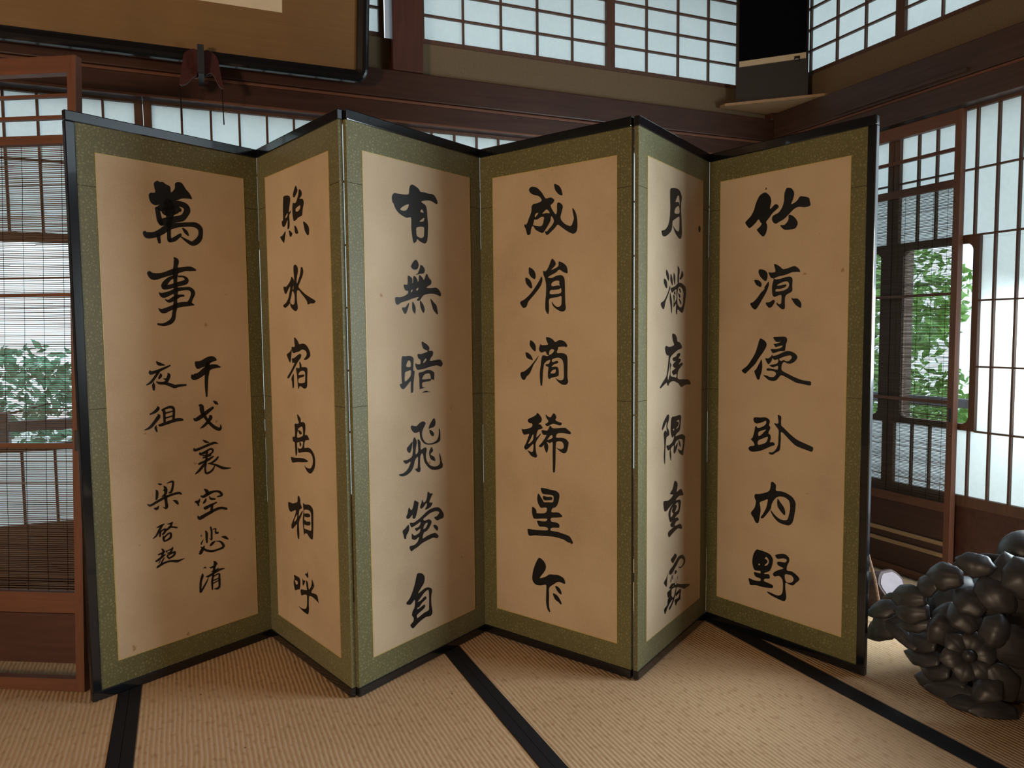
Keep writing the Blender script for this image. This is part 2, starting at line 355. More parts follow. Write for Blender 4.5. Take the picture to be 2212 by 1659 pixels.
# ---- sliding shoji doors with a glass band
def rounded_rect(x0, x1, z0, z1, r, seg=5):
    pts = []
    for cx, cz, a0 in ((x1-r, z1-r, 0), (x0+r, z1-r, 90), (x0+r, z0+r, 180), (x1-r, z0+r, 270)):
        for k in range(seg+1):
            a = rad(a0 + 90*k/seg); pts.append((cx+r*math.cos(a), cz+r*math.sin(a)))
    return pts
def shoji(name, F, x0, x1, yb, n_cells, gx0, gx1, flip=False, board='board'):
    """papered door: cells in the upper part, a framed glass band between z .67 and 1.45, low board"""
    root = empty(name, F); struct(root)
    I = Matrix.Identity(4); d = 0.03; T = 1.966; G0, G1 = 0.668, 1.452
    def bx(mb, a, b, y0, y1, c, e, bev=0.0):
        if flip: mb.box(yb+y0, yb+y1, a, b, c, e, bev=bev)
        else: mb.box(a, b, yb+y0, yb+y1, c, e, bev=bev)
    st = 0.028
    fr = MB()
    bx(fr, x0, x0+st, 0, d, 0.003, T, 0.002); bx(fr, x1-st, x1, 0, d, 0.003, T, 0.002)
    bx(fr, x0+st, x1-st, 0.002, d-0.002, 1.955, T); bx(fr, x0+st, x1-st, 0.001, d-0.001, 0.355, 0.398); bx(fr, x0+st, x1-st, 0.001, d-0.001, 0.003, 0.04)
    fr.build('frame', M['lattice'], root, I)
    bd = MB(); bx(bd, x0+st, x1-st, 0.012, 0.020, 0.04, 0.355); bd.build('low_board', M['board'], root, I)
    cell = (x1-x0-2*st)/n_cells; xs = [x0+st+i*cell for i in range(1, n_cells)]
    la = MB()
    for x in xs:
        inside = gx0 + 0.01 < x < gx1 - 0.01
        if inside:
            bx(la, x-0.004, x+0.004, 0.005, 0.019, G1, 1.955); bx(la, x-0.004, x+0.004, 0.005, 0.019, 0.398, G0)
        else: bx(la, x-0.004, x+0.004, 0.005, 0.019, 0.398, 1.955)
    for z in (1.718, 1.456, 1.195, 0.930, 0.668):
        if z > G1: bx(la, x0+st, x1-st, 0.003, 0.017, z-0.0035, z+0.0035)
        else:
            if gx0 > x0+st+0.02: bx(la, x0+st, gx0, 0.003, 0.017, z-0.0035, z+0.0035)
            if gx1 < x1-st-0.02: bx(la, gx1, x1-st, 0.003, 0.017, z-0.0035, z+0.0035)
    la.build('lattice', M['lattice'], root, I)
    pa = MB(); y0, y1 = 0.0195, 0.0201
    bx(pa, x0+0.02, x1-0.02, y0, y1, G1-0.01, 1.96); bx(pa, x0+0.02, x1-0.02, y0, y1, 0.39, G0+0.01)
    if gx0 > x0+st+0.02: bx(pa, x0+0.02, gx0+0.005, y0, y1, G0+0.01, G1-0.01)
    if gx1 < x1-st-0.02: bx(pa, gx1-0.005, x1-0.02, y0, y1, G0+0.01, G1-0.01)
    pa.build('paper_pane', M['paper'], root, I)
    # glass frame with rounded inner corners
    gf = MB(); out = [(gx0, G0), (gx1, G0), (gx1, G1), (gx0, G1)]; b = 0.026
    inn = rounded_rect(gx0+b, gx1-b, G0+b, G1-b, 0.03)
    loops = [[Vector((p[0], p[1], 0)) for p in out], [Vector((p[0], p[1], 0)) for p in inn]]
    allp = out+inn
    for yy in (0.002, 0.026):
        vs = [gf.bm.verts.new((yb+yy, p[0], p[1]) if flip else (p[0], yb+yy, p[1])) for p in allp]
        for tri in tessellate_polygon(loops):
            try: gf.bm.faces.new([vs[i] for i in tri])
            except ValueError: pass
        if yy == 0.002: va = vs
    n0, n1 = len(out), len(inn)
    for off, n in ((0, n0), (n0, n1)):
        for i in range(n):
            a, c = off+i, off+(i+1) % n
            gf.bm.faces.new((va[a], va[c], vs[c], vs[a]))
    g = gf.build('glass_frame', M['lattice'], root, I)
    gl = MB(); bx(gl, gx0+0.02, gx1-0.02, 0.013, 0.016, G0+0.02, G1-0.02); gl.build('glass_pane', M['glass'], root, I)
    return root
shoji('door_1', M_B, -4.93, -3.937, 0.070, 9, -4.90, -3.965)
shoji('door_2', M_B, -3.935, -2.942, 0.070, 9, -3.905, -2.97)
shoji('door_3', M_B, -2.940, -1.949, 0.070, 9, -2.60, -2.29)
shoji('door_4', M_B, -1.947, -0.955, 0.070, 9, -1.60, -1.30)
shoji('door_5', M_B, -0.953, 0.03, 0.070, 9, -0.61, -0.31)
shoji('door_6', M_R, 1.702, 2.354, 2.905, 7, 1.957, 2.325, flip=True)
shoji('door_7', M_R, 2.356, 3.05, 2.905, 7, 2.385, 3.02, flip=True)

# ---- tatami mats
def tatami(v0, v1, w0, w1, label):
    c = M_R @ Vector(((v0+v1)/2, (w0+w1)/2, 0)); root = empty('tatami_mat', Matrix.Translation(c) @ Matrix.Rotation(A_R, 4, 'Z'))
    a, b = (v1-v0)/2, (w1-w0)/2; h = 0.032
    MB().box(-a+0.001, a-0.001, -b+0.001, b-0.001, -0.055, 0.0).build('rush_surface', M['tatami'], root, Matrix.Identity(4))
    for sgn in (-1, 1):
        x0, x1 = (a-h, a-0.0004) if sgn > 0 else (-a+0.0004, -a+h)
        MB().box(x0, x1, -b+0.001, b-0.001, -0.052, 0.0022, bev=0.0012).build('border_cloth', M['heri'], root, Matrix.Identity(4))
    tag(root, label, 'tatami mat', 'tatami mats covering the floor')
WJ0, WJ1 = 0.86, 2.90
VV = [-3.14, -2.155, -1.168, -0.181, 0.811, 1.790, 2.752]
LB = {2: 'tatami mat under the left reed door, left of the leftmost black border strip', 3: 'tatami mat under the left half of the folding screen, between two black border strips',
      4: 'tatami mat in front of the middle and right half of the screen', 5: 'tatami mat under the dark carved leaf ornament beside the right wall'}
for i in range(6):
    if i in LB: tatami(VV[i], VV[i+1], WJ0, WJ1 + 0.05, LB[i])
rest = {0: 'far left tatami mat along the left wall', 1: 'tatami mat beyond the left reed door towards the left wall'}
for i in rest: tatami(VV[i], VV[i+1], WJ0, WJ1 + 0.05, rest[i])
fr_lab = ['front row tatami mat against the left wall', 'front row tatami mat second from the left wall', 'front row tatami mat third from the left wall',
          'front row tatami mat below the camera, left of centre', 'front row tatami mat below the camera, right of centre', 'front row tatami mat beside the open right doorway']
for i in range(6): tatami(VV[i], VV[i+1], WJ0-2.04, WJ0-0.002, fr_lab[i])

# ================================================================ OUTSIDE: garden
struct(MB().box(-16, 16, -16, 16, -0.62, -0.5).build('ground', M['ground'], None, M_R))
def shrub(name, label, cat, loc, size, n, mat, leaf=0.07, trunk=None, group=None, seed=1):
    rnd = random.Random(seed); root = empty(name, Matrix.Translation(loc)); fo = MB()
    for _ in range(n):
        th, ph, r = rnd.uniform(0, 2*math.pi), math.acos(rnd.uniform(-1, 1)), rnd.uniform(0.55, 1.0)**0.6
        bl = 1+0.22*math.sin(3*th+seed)*math.sin(2*ph)
        p = Vector((size[0]*r*bl*math.sin(ph)*math.cos(th), size[1]*r*bl*math.sin(ph)*math.sin(th), size[2]*(1+r*bl*math.cos(ph)) + (trunk or 0)))
        u = Vector((rnd.gauss(0, 1), rnd.gauss(0, 1), rnd.gauss(0, 0.6))).normalized(); v = u.cross(Vector((rnd.gauss(0, 1), rnd.gauss(0, 1), rnd.gauss(0, 1)))).normalized()
        s = leaf*rnd.uniform(0.6, 1.3)
        q = [p-u*s, p+v*s*0.45+u*s*0.1, p+u*s, p-v*s*0.45+u*s*0.1]
        fo.bm.faces.new([fo.bm.verts.new(k) for k in q])
    fo.build('foliage', mat, root, Matrix.Identity(4))
    st = MB(); H = (trunk or 0)+size[2]
    st.tube([(0, 0, -0.02), (0.03, 0.02, H*0.5), (-0.03, 0.05, H)], [0.07, 0.055, 0.03] if trunk else [0.03, 0.025, 0.012], 8)
    for k in range(4): st.tube([(0, 0.02, H*0.6), (size[0]*0.5*math.cos(k*1.6), size[1]*0.5*math.sin(k*1.6), H*0.95)], [0.025, 0.01], 6)
    st.build('stem', M['bark'], root, Matrix.Identity(4))
    tag(root, label, cat, group)
g = -0.5
def RV(v, w, z): return M_R @ Vector((v, w, z))
shrub('garden_shrub', 'bright green shrub outside the glass, behind the right reed door', 'shrub', RV(7.2, 6.0, g), (1.1, 1.0, 0.62), 2400, M['leaf_green'], 0.075, seed=3)
shrub('garden_shrub', 'low green shrub outside, seen in the glass strip right of the reed door', 'shrub', RV(7.4, 3.9, g), (0.6, 0.6, 0.34), 1300, M['leaf_green'], 0.06, seed=5)
shrub('garden_tree', 'leafy tree in the garden behind the right reed door', 'tree', RV(10.8, 9.3, g), (1.7, 1.6, 1.0), 2400, M['leaf_green'], 0.11, trunk=0.9, seed=9)
shrub('garden_shrub', 'bluish green bush in the garden behind the left reed door', 'shrub', RV(-2.6, 12.0, g), (2.2, 1.0, 0.75), 2400, M['leaf_dark'], 0.09, seed=11)
shrub('garden_tree', 'garden tree behind the upper part of the left reed door', 'tree', RV(-6.5, 15.0, g), (2.2, 1.4, 1.3), 2600, M['leaf_dark'], 0.12, trunk=1.3, seed=15)
def railing(name, F, x0, x1, y, label):
    root = empty(name, F); I = Matrix.Identity(4)
    n = max(2, round((x1-x0)/1.4))
    for z0, z1 in ((0.60, 0.655), (0.36, 0.405)): MB().box(x0, x1, y-0.02, y+0.02, z0, z1, bev=0.004).build('rail', M['rail'], root, I)
    for i in range(n+1):
        x = x0+0.03+(x1-x0-0.06)*i/n; MB().box(x-0.03, x+0.03, y-0.03, y+0.03, -0.5, 0.70, bev=0.004).build('post', M['rail'], root, I)
    tag(root, label, 'railing')
railing('veranda_railing', M_B, -5.0, -1.2, 1.42, 'grey two-bar veranda railing outside, seen through the left reed blind')
F2 = M_R @ Matrix.Translation((4.36, 0, 0)) @ Matrix.Rotation(rad(90), 4, 'Z')
railing('veranda_railing', F2, 1.2, 4.4, 0.0, 'grey two-bar veranda railing outside, seen through the right reed blind')
def vpost(v, w, label):
    o = MB().box(-0.035, 0.035, -0.035, 0.035, -0.5, 3.0, bev=0.004).build('veranda_post', M['floorboard'], None, M_R @ Matrix.Translation((v, w, 0)))
    tag(o, label, 'post')
vpost(4.22, 3.32, 'dark wooden veranda post outside the glass behind the right reed door')
CHARS = """
0:P2467,15529 2574,15617 2646,15585 2751,15600 2824,15553 2928,15518 2979,15474 2988,15329 3042,15351 3123,15466 3145,15631 3301,15676 3392,15623 3480,15488 3601,15371 3681,15202 3602,15199 3374,15183 3169,15097 2876,14992 2633,14902 2483,14854 2368,14897 2307,15004 2291,15145 2352,15218 2492,15252 2470,15414|S2538,14760,146 2561,14603,154 2597,14419,177 2638,14336,162|S2628,14785,191 2780,14863,222 2995,14949,225 3257,14997,182 3442,14947,199 3500,14834,215 3431,14677,184 3317,14559,198 3083,14488,196 2775,14395,223 2638,14336,192|S2906,14996,298 2943,14795,344 2919,14572,239 2909,14351,179|S2774,14716,267 2940,14736,299 3173,14809,227 3265,14806,122|S2119,13979,129 2195,13914,202 2415,13950,175 2627,14058,192 2843,14212,194 3152,14318,151 3545,14383,139 3768,14384,172 3909,14293,173 3927,14128,150 3880,13971,173 3746,13837,172 3616,13788,140 3476,13843,108 3262,13965,38|S2533,13932,132 2561,13731,88|S2893,14320,179 2877,14127,127 2874,13862,127 2887,13805,105|S2887,13805,105 3057,13879,136 3249,14031,91|S3335,14234,61 3425,14138,123 3500,14041,62
0:S3003,13297,30 3075,13198,167 3045,13018,136 3030,12838,182 3019,12569,121 3022,12271,144 3002,11972,106 2986,11777,152 2948,11597,121 2900,11372,136 2781,11252,136 2581,11184,89 2410,11199,59|S2204,12761,145 2332,12666,219 2631,12727,149 3016,12867,182 3329,12953,138 3535,12973,147 3702,12946,63|S3040,12705,91 2853,12635,113 2696,12480,164 2645,12360,164 2797,12366,135 3076,12453,137 3344,12540,154 3387,12633,123 3288,12711,61 3133,12710,53|S2481,12184,15 2605,12100,164 2834,12175,135 3069,12288,122 3351,12337,100 3509,12321,124 3592,12203,141 3521,12018,109 3460,11895,140|S2659,11977,15 2793,11921,105 2997,12032,137 3138,12096,92 3271,12108,69|S2445,11684,15 2584,11606,149 2830,11699,136 3127,11811,153 3442,11849,140 3609,11822,31
0:P3567,9991 3736,10005 3996,10127 4169,10152 4276,10098 4316,10005 4162,9960 4062,9892 4048,9832 3833,9801 3662,9748 3581,9821|S3446,9558,61 3506,9495,204 3696,9546,185 3914,9696,207 4090,9790,167 4286,9812,127 4450,9775,32|S4010,9935,125 3979,9693,166 3943,9452,129 3926,9170,108 3923,8836,58
0:S4143,8671,17 4239,8598,106 4313,8541,32|S3462,8139,61 3533,8102,123 3749,8212,145 3946,8336,125 4124,8444,88|S3657,8563,62 3729,8517,145 3754,8333,145 3853,8142,104 3995,7944,101 4163,7784,110 4325,7705,117 4382,7760,75 4378,7864,13|S4015,8177,84 4035,8124,126 3933,7991,109 3778,7865,87 3658,7806,25
0:S2309,10045,23 2383,9966,106 2566,9920,29|S2103,9749,57 2123,9691,114 2296,9730,86 2492,9798,81 2741,9900,43|S2373,9727,87 2251,9560,80 2130,9414,80 1985,9328,42|S2196,9401,15 2192,9296,95 2196,9162,61|S2428,9647,48 2425,9590,100 2374,9516,67|S2652,9656,29 2689,9596,102 2644,9462,107 2572,9370,101 2513,9354,87|S2499,9499,15 2557,9477,50 2596,9475,74|S2292,9405,38 2377,9362,81 2571,9341,93 2784,9260,114 2863,9226,115 3004,9247,89 3228,9253,64
0:S2269,8638,19 2305,8578,100 2205,8481,92 2040,8409,38|S2278,8387,19 2314,8326,112 2172,8147,100 2032,8008,88 1869,7940,30|S2225,8046,19 2203,7971,73 2236,7852,42|S2429,8519,58 2485,8465,93 2489,8310,82 2491,8135,82|S2439,8518,54 2618,8580,78 2756,8569,91 2802,8477,83 2780,8204,83|S2532,8403,51 2771,8450,43|S2525,8252,51 2764,8298,43|S2313,8075,29 2351,8042,89 2558,8089,98 2859,8157,109 3040,8150,92 3096,8124,30
0:S3738,7407,25 3821,7347,79 3948,7301,25|S3423,7173,41 3451,7109,94 3643,7145,87 3968,7237,88 4143,7267,76 4262,7225,26|S3616,7007,41 3635,6953,87 3808,7012,75 3983,7081,67 4068,7039,76 4043,6960,63 3911,6896,55 3718,6891,46|S3862,7025,67 3846,6884,75 3828,6702,88|S3654,6910,25 3742,6959,46 3893,6980,42|S3715,6820,46 3844,6843,59 3986,6875,63|S3548,6641,37 3591,6645,83 3752,6693,75 3927,6750,88 4082,6821,47|S3815,6663,75 3704,6557,96 3571,6424,87 3441,6332,45|S3802,6604,75 3775,6444,67 3801,6307,75 3909,6301,76 4043,6383,68 4113,6497,34|S4245,6778,60 4164,6696,77 4008,6615,68 3878,6603,25|S3942,6594,38 4157,6521,68 4418,6379,90 4698,6341,26
0:S3706,5790,17 3799,5702,117 3838,5592,97|S3590,5575,37 3685,5538,96 3860,5609,118 4079,5643,68 4232,5606,77 4328,5505,90 4293,5459,77 4171,5450,43|S3545,5491,21 3509,5406,95 3404,5415,74|S3467,5394,95 3504,5274,54|S3767,5451,38 3721,5367,88 3665,5316,42|S3878,5513,17 3939,5419,76 4080,5383,60|S3702,5155,84 3755,5148,118 3931,5204,89 4130,5260,47|S3974,5196,89 3932,4955,97|S3459,4936,25 3530,4850,125 3768,4925,118 4099,5026,98 4299,5040,90 4487,4972,78
0:S2196,6215,15 2263,6184,62 2317,6175,31|S2117,6024,19 2157,5968,81 2150,5814,89 2128,5730,58|S2387,6105,35 2432,6018,98 2426,5862,90 2314,5784,39|S2478,6178,16 2578,6201,51 2678,6198,71 2660,6019,75 2605,5880,83 2535,5873,39|S2371,5970,51 2489,5969,31|S1846,5633,19 1939,5571,73 2163,5655,81 2421,5745,82 2681,5798,75 2863,5805,84 2938,5752,44|S2422,5765,108 2434,5586,90 2447,5435,98 2406,5394,55 2330,5454,16|S2196,5509,23 2135,5436,97 2052,5456,39|S2663,5599,20 2751,5546,92 2808,5466,68
0:S2099,4831,23 2207,4861,62 2336,4899,39|S2276,4876,70 2183,4739,82 2079,4585,62 1980,4519,31|S2199,4666,51 2299,4723,51 2378,4716,71 2335,4627,78 2284,4583,63|S2208,4655,62 2194,4540,58|S2434,4878,16 2523,4873,51 2614,4894,44|S2594,4898,52 2539,4781,83 2427,4706,71 2376,4677,59|S2499,4769,43 2637,4740,52 2752,4695,52|S2301,4516,43 2307,4436,78 2317,4345,35|S2308,4455,51 2450,4562,59 2540,4552,63 2524,4426,79 2423,4370,63 2323,4349,43
0:S2235,4127,35 2281,4047,71 2247,3936,71 2204,3848,59|S2102,3972,16 2150,3970,58 2325,4013,39|S2021,3791,29 2065,3784,70 2224,3863,70 2345,3928,31|S2172,3777,23 2119,3692,31|S2301,3820,35 2249,3758,51 2165,3621,51|S2059,3559,35 2096,3590,78 2274,3653,71 2473,3672,63 2672,3622,84 2752,3612,80 2968,3643,12|S2378,4019,24 2488,4037,44 2580,4071,36|S2580,4085,52 2525,3968,72 2414,3935,32|S2369,4041,24 2396,3979,39|S2391,3852,43 2457,3766,59|S2402,3869,51 2563,3919,60 2644,3920,72 2610,3828,72 2457,3766,59
0:S3549,4268,42 3558,4235,33|S3628,4113,13 3561,4029,54 3537,3969,38|S3714,4370,55 3742,4277,88 3736,4113,80 3742,3987,55|S3891,4469,55 3918,4322,68 3911,4157,68 3907,4043,55 3839,4100,17|S3975,4382,34 4073,4371,43 4047,4272,47 4145,4220,64 4045,4214,26|S4261,4058,22 4394,4017,91 4503,3923,35|S3867,3865,76 3946,3920,98 4047,3970,17|S4046,3963,17 4210,3911,56 4317,3771,91 4302,3690,91 4156,3661,69 3935,3651,77 3720,3723,76 3616,3810,63|S3461,3678,42 3505,3692,121 3595,3815,105 3652,3901,17|S3523,3883,25 3575,3840,54
0:S3590,3154,25 3645,3172,46 3682,3125,17|S3540,2985,25 3537,2899,96 3477,2729,79 3457,2507,75 3463,2391,75 3542,2483,67 3679,2674,55 3749,2797,13|S3954,3301,21 4006,3215,118 3968,3078,90 3939,2918,90 3903,2823,77|S3795,3133,17 3892,3108,68 4082,3185,34|S3865,2969,34 3997,2976,56 4109,3021,34|S3664,2855,25 3751,2842,76 3972,2909,77 4173,2962,78 4326,2954,26|S3913,2820,68 3873,2621,77 3873,2359,47|S3901,2781,47 4124,2827,56 4128,2657,78 4130,2424,78 4072,2345,90 3946,2364,26|S3918,2651,47 4118,2681,39|S3892,2553,47 4171,2624,35
1:P2151,15236 2222,15299 2418,15293 2577,15261 2684,15186 2673,15043 2599,14895 2572,14740 2719,14780 2699,14724 2580,14633 2597,14420 2578,14289 2502,14218 2423,14247 2443,14518 2286,14376 2150,14325 2037,14358 1986,14492 2016,14529 2102,14572 2105,14827|H2458,14728 2306,14654 2275,14585 2385,14618 2453,14663|P3130,15497 3216,15394 3241,15312 3110,15203 2997,15148 2905,15180 2911,15271 2998,15388|P3350,15335 3441,15327 3541,15242 3550,15151 3471,15099 3377,15048 3557,15029 3658,14957 3666,14854 3580,14687 3540,14538 3462,14510 3247,14491 3088,14439 2931,14419 2859,14520 2825,14708 2837,14889 2892,14999 2984,14967 3110,14982 3226,15095 3295,15201|H3378,14849 3176,14818 3064,14768 3091,14706 3183,14681 3323,14708 3413,14773 3423,14836|P2255,14179 2229,14048 2130,13829 2064,13836 1828,14033 1998,14059|P2538,14179 2778,14049 2677,13961 2582,13977 2532,14096|P2952,14279 3103,14203 3215,14022 3090,14006 2983,14047 2951,14168|P3601,14328 3862,14218 3987,14090 3994,13975 3958,13878 3870,13881 3729,13991 3649,14141
1:P2801,13017 2899,13052 3022,13020 3109,12921 3101,12804 3030,12677 2988,12521 3015,12454 3064,12490 3216,12665 3303,12816 3325,12919 3388,12947 3462,12909 3500,12802 3463,12701 3299,12529 3135,12381 3146,12315 3428,12169 3663,12067 3983,11963 4297,11854 4191,11782 3973,11790 3764,11765 3710,11858 3567,11968 3362,12094 3185,12207 3078,12239 2998,12203 2967,11980 3002,11806 3025,11686 2957,11608 2829,11585 2642,11645 2488,11744 2430,11847 2328,11790 2092,11716 1993,11726 1897,11798 2137,11878 2311,12007 2421,12178 2500,12376 2366,12315 2174,12169 2076,12181 2000,12280 1976,12404 2191,12399 2412,12502 2548,12601 2619,12697 2712,12644 2787,12586 2815,12531 2811,12691 2784,12852|H2742,12396 2672,12300 2734,12283|H2651,12234 2559,12064 2450,11893 2589,11807 2733,11802 2803,11893 2803,12120
1:P2690,10729 2755,10739 2953,10629 3056,10529 3290,10550 3503,10525 3678,10434 3790,10318 3835,10175 3593,10053 3365,10048 3539,10157 3576,10249 3490,10327 3247,10358 3025,10295 2834,10273 2608,10236 2514,10275 2467,10438 2702,10446 2682,10615|P2461,10363 2437,10206 2362,9973 2278,9937 2093,10132 2098,10201 2318,10273|P2466,10057 2662,10088 2890,10173 3082,10222 3173,10191 3136,10097 2907,9958 2638,9748 2329,9506 2156,9396 2059,9427 2131,9499 2304,9615 2512,9786 2666,9925 2520,9908 2476,9975|P2555,9569 2576,9325 2546,9118 2448,9107 2428,9291 2377,9398|P3018,9961 3095,9949 3168,9871 3194,9805 3425,9809 3576,9783 3601,9711 3568,9433 3556,9248 3489,9152 3319,9123 3167,9163 3075,9185 2964,9166 2944,9111 2881,9108 2846,9296 2815,9538 2767,9759 3020,9766|H2942,9542 2978,9611 3107,9669 3295,9688 3415,9646 3429,9534 3413,9387 3347,9311 2925,9286 2928,9420 3188,9478 3345,9517 3333,9570
1:P2752,8258 2916,8189 3005,8115 2999,8027 3188,8043 3323,7980 3328,7820 3285,7641 3439,7650 3570,7549 3552,7501 3288,7446 3211,7222 3475,7251 3685,7228 3859,7129 3955,7008 3974,6839 3919,6659 3760,6505 3575,6432 3364,6477 3231,6581 3190,6657 3279,6601 3463,6585 3647,6616 3775,6747 3815,6898 3748,7036 3587,7104 3311,7092 2965,7037 2788,7003 2728,7065 2719,7167 2813,7143 2973,7168 3072,7240 3115,7408 2698,7329 2664,7305 2666,7099 2640,6944 2545,6878 2506,7108 2487,7314 2374,7329 2326,7477 2501,7508 2533,7732 2530,7924 2741,7950 2855,7994 2768,8123|H2777,7782 2892,7841 3084,7885 3141,7802 3145,7627 3031,7562 2709,7491 2703,7638 2774,7741|P2774,7741 2917,7741 3040,7698 3036,7644 2909,7617 2833,7665|P2893,7377 2983,7312 2947,7240 2883,7233 2857,7326|P2172,6791 2501,6810 3047,6863 3417,6835 3414,6787 3070,6730 2654,6684 2292,6617 2197,6682
1:P2642,5568 2737,5542 2795,5454 2789,5356 2890,5208 2725,5124 2652,4999 2645,4886 2866,5079 2963,5111 2823,4919 2648,4706 2623,4561 2638,4312 2610,4139 2543,4108 2485,4211 2466,4404 2479,4589 2308,4486 2135,4374 2051,4372 2025,4473 2153,4640 2334,4857 2428,5043 2211,4990 2074,4934 1940,4935 1845,5025 1823,5192 1894,5233 2162,5236 2430,5302 2564,5360 2591,5518|H2501,4916 2327,4757 2252,4630 2422,4719 2512,4834|P2997,5392 3105,5362 3448,5408 3628,5365 3728,5274 3729,5046 3707,4705 3655,4356 3562,4309 3440,4325 3321,4382 3231,4426 3073,4401 3006,4339 2969,4490 2937,4719 2949,4901 3010,5119|H3061,5169 3081,4994 3040,4849 3027,4654 3037,4559 3271,4564 3549,4592 3565,4839 3578,5059 3540,5173 3406,5224|P3084,5050 3429,5113 3485,5021 3140,4950|P3040,4849 3226,4822 3475,4863 3467,4746 3061,4688
1:P2109,2792 2326,2803 2522,2802 2599,2743 2609,2647 2545,2418 2395,2372 2191,2282 2114,2377 2075,2540 2151,2674|H2181,2624 2331,2647 2411,2611 2373,2537 2256,2507|P2783,2853 2843,2791 3004,2825 2968,2767 2847,2617 2784,2621 2774,2717|P3183,3168 3236,3029 3200,2957 2986,3036 3131,3093|P3068,2841 3190,2795 3240,2600 3368,2675 3471,2840 3480,2979 3568,2933 3638,2842 3618,2754 3422,2545 3666,2562 3861,2546 3938,2335 3835,2361 3536,2410 3288,2384 3236,2308 3207,2091 3211,1911 3154,1756 3058,1721 2804,1725 2549,1766 2406,1811 2649,1801 2941,1863 3059,1980 3089,2198 3083,2350 2908,2331 2678,2241 2613,2323 2643,2437 3046,2515 3097,2563 3059,2706
2:P2551,15445 2645,15479 2794,15443 2924,15385 2999,15311 3191,15319 3366,15305 3563,15313 3681,15256 3788,15110 3776,15041 3695,15030 3537,15076 3341,15089 3049,15023 3048,14984 3162,14947 3248,14879 3283,14724 3297,14514 3322,14331 3306,14090 3280,13848 3209,13722 3092,13705 2921,13755 2808,13810 2768,13734 2672,13673 2627,13721 2585,13912 2554,14142 2553,14446 2377,14422 2213,14451 2017,14529 1878,14651 1811,14781 1760,14824 1737,14946 1766,15038 1847,15106 2016,15111 2304,15127 2470,15170 2493,15321|H2462,14848 2332,14811 2167,14726 2083,14645 2182,14620 2328,14644 2422,14733|H3042,14767 2973,14686 3107,14670 3118,14704|H3142,14516 3034,14451 2927,14373 3090,14391 3140,14443|H2779,14154 2875,14197 3028,14220 3134,14205 3136,14046 3107,13911 3000,13864 2886,13877 2792,13920 2773,14048
2:P2735,13158 2810,13108 2855,13006 2804,12884 2708,12845 2596,12851 2508,12917 2524,12971 2621,13095|P2921,12997 3017,12997 3112,12917 3129,12825 3069,12748 2914,12726 2713,12679 2820,12754 2920,12944|P2357,12622 2441,12627 2541,12567 2558,12490 2547,12411 2595,12465 2609,12630 2703,12622 2785,12528 2793,12475 2842,12504 2865,12677 2951,12662 3045,12581 3093,12550 3215,12750 3320,12622 3417,12547 3435,12467 3373,12397 3294,12366 3204,12298 3430,12298 3651,12321 3811,12240 3890,12119 3848,12049 3746,12073 3506,12119 3208,12094 3032,12035 2893,11897 2787,11867 2750,11906 2838,11988 2609,11948 2309,11860 2051,11794 1923,11726 1834,11737 1797,11826 1808,11947 2056,11962 2333,12069 2345,12167 2244,12176 2183,12277 2190,12355 2341,12368|H2564,12215 2494,12186 2483,12133 2530,12142|H2827,12279 2750,12256 2720,12202 2786,12198|P2391,11797 2340,11620 2224,11442 2117,11537 2084,11640 2230,11656|P2554,11841 2678,11666 2663,11481 2625,11468 2543,11571 2528,11689|P2893,11884 3044,11742 3098,11596 3057,11501 2999,11514 2907,11672|P3372,11952 3539,11835 3657,11743 3694,11608 3722,11485 3681,11450 3513,11590 3456,11711
2:P2032,10096 2189,10124 2356,10136 2486,10101 2550,10026 2535,9841 2530,9656 2587,9653 2553,9442 2519,9204 2504,9005 2437,8957 2404,8986 2401,9185 2400,9331 2276,9239 2125,9123 2042,9102 1953,9173 1924,9267 2010,9281 2012,9366 2001,9602|H2333,9994 2257,9931 2217,9801 2402,9787 2423,9872 2398,9959|H2166,9626 2287,9660 2418,9674 2415,9542 2356,9452 2168,9337 2132,9398 2145,9529|P2932,10570 3091,10521 3245,10424 3287,10342 3261,10274 3400,10271 3459,10222 3437,10120 3335,10028 3313,9940 3533,9959 3778,9972 3879,9899 3914,9814 3834,9734 3752,9752 3610,9785 3328,9755 3050,9699 2894,9686 2740,9673 2656,9743 2622,9884 2726,9854 2860,9869 2854,9996 2778,10032 2732,10114 2744,10180 2888,10176 3063,10212 3212,10259 3027,10334 2961,10416|H3117,10028 3038,9983 2977,9891 3036,9896 3115,9954 3142,9993|P2766,9571 2970,9608 3127,9648 3286,9648 3424,9601 3499,9529 3487,9310 3463,9119 3460,8995 3388,8938 3229,8949 3091,8986 2953,8954 2856,8927 2809,8998 2795,9187 2791,9429|H2944,9360 2966,9447 3046,9517 3223,9542 3302,9497 3338,9359 3333,9154 3272,9103 3114,9093 2938,9111 2922,9233 3000,9269 3237,9283 3337,9311 3298,9361
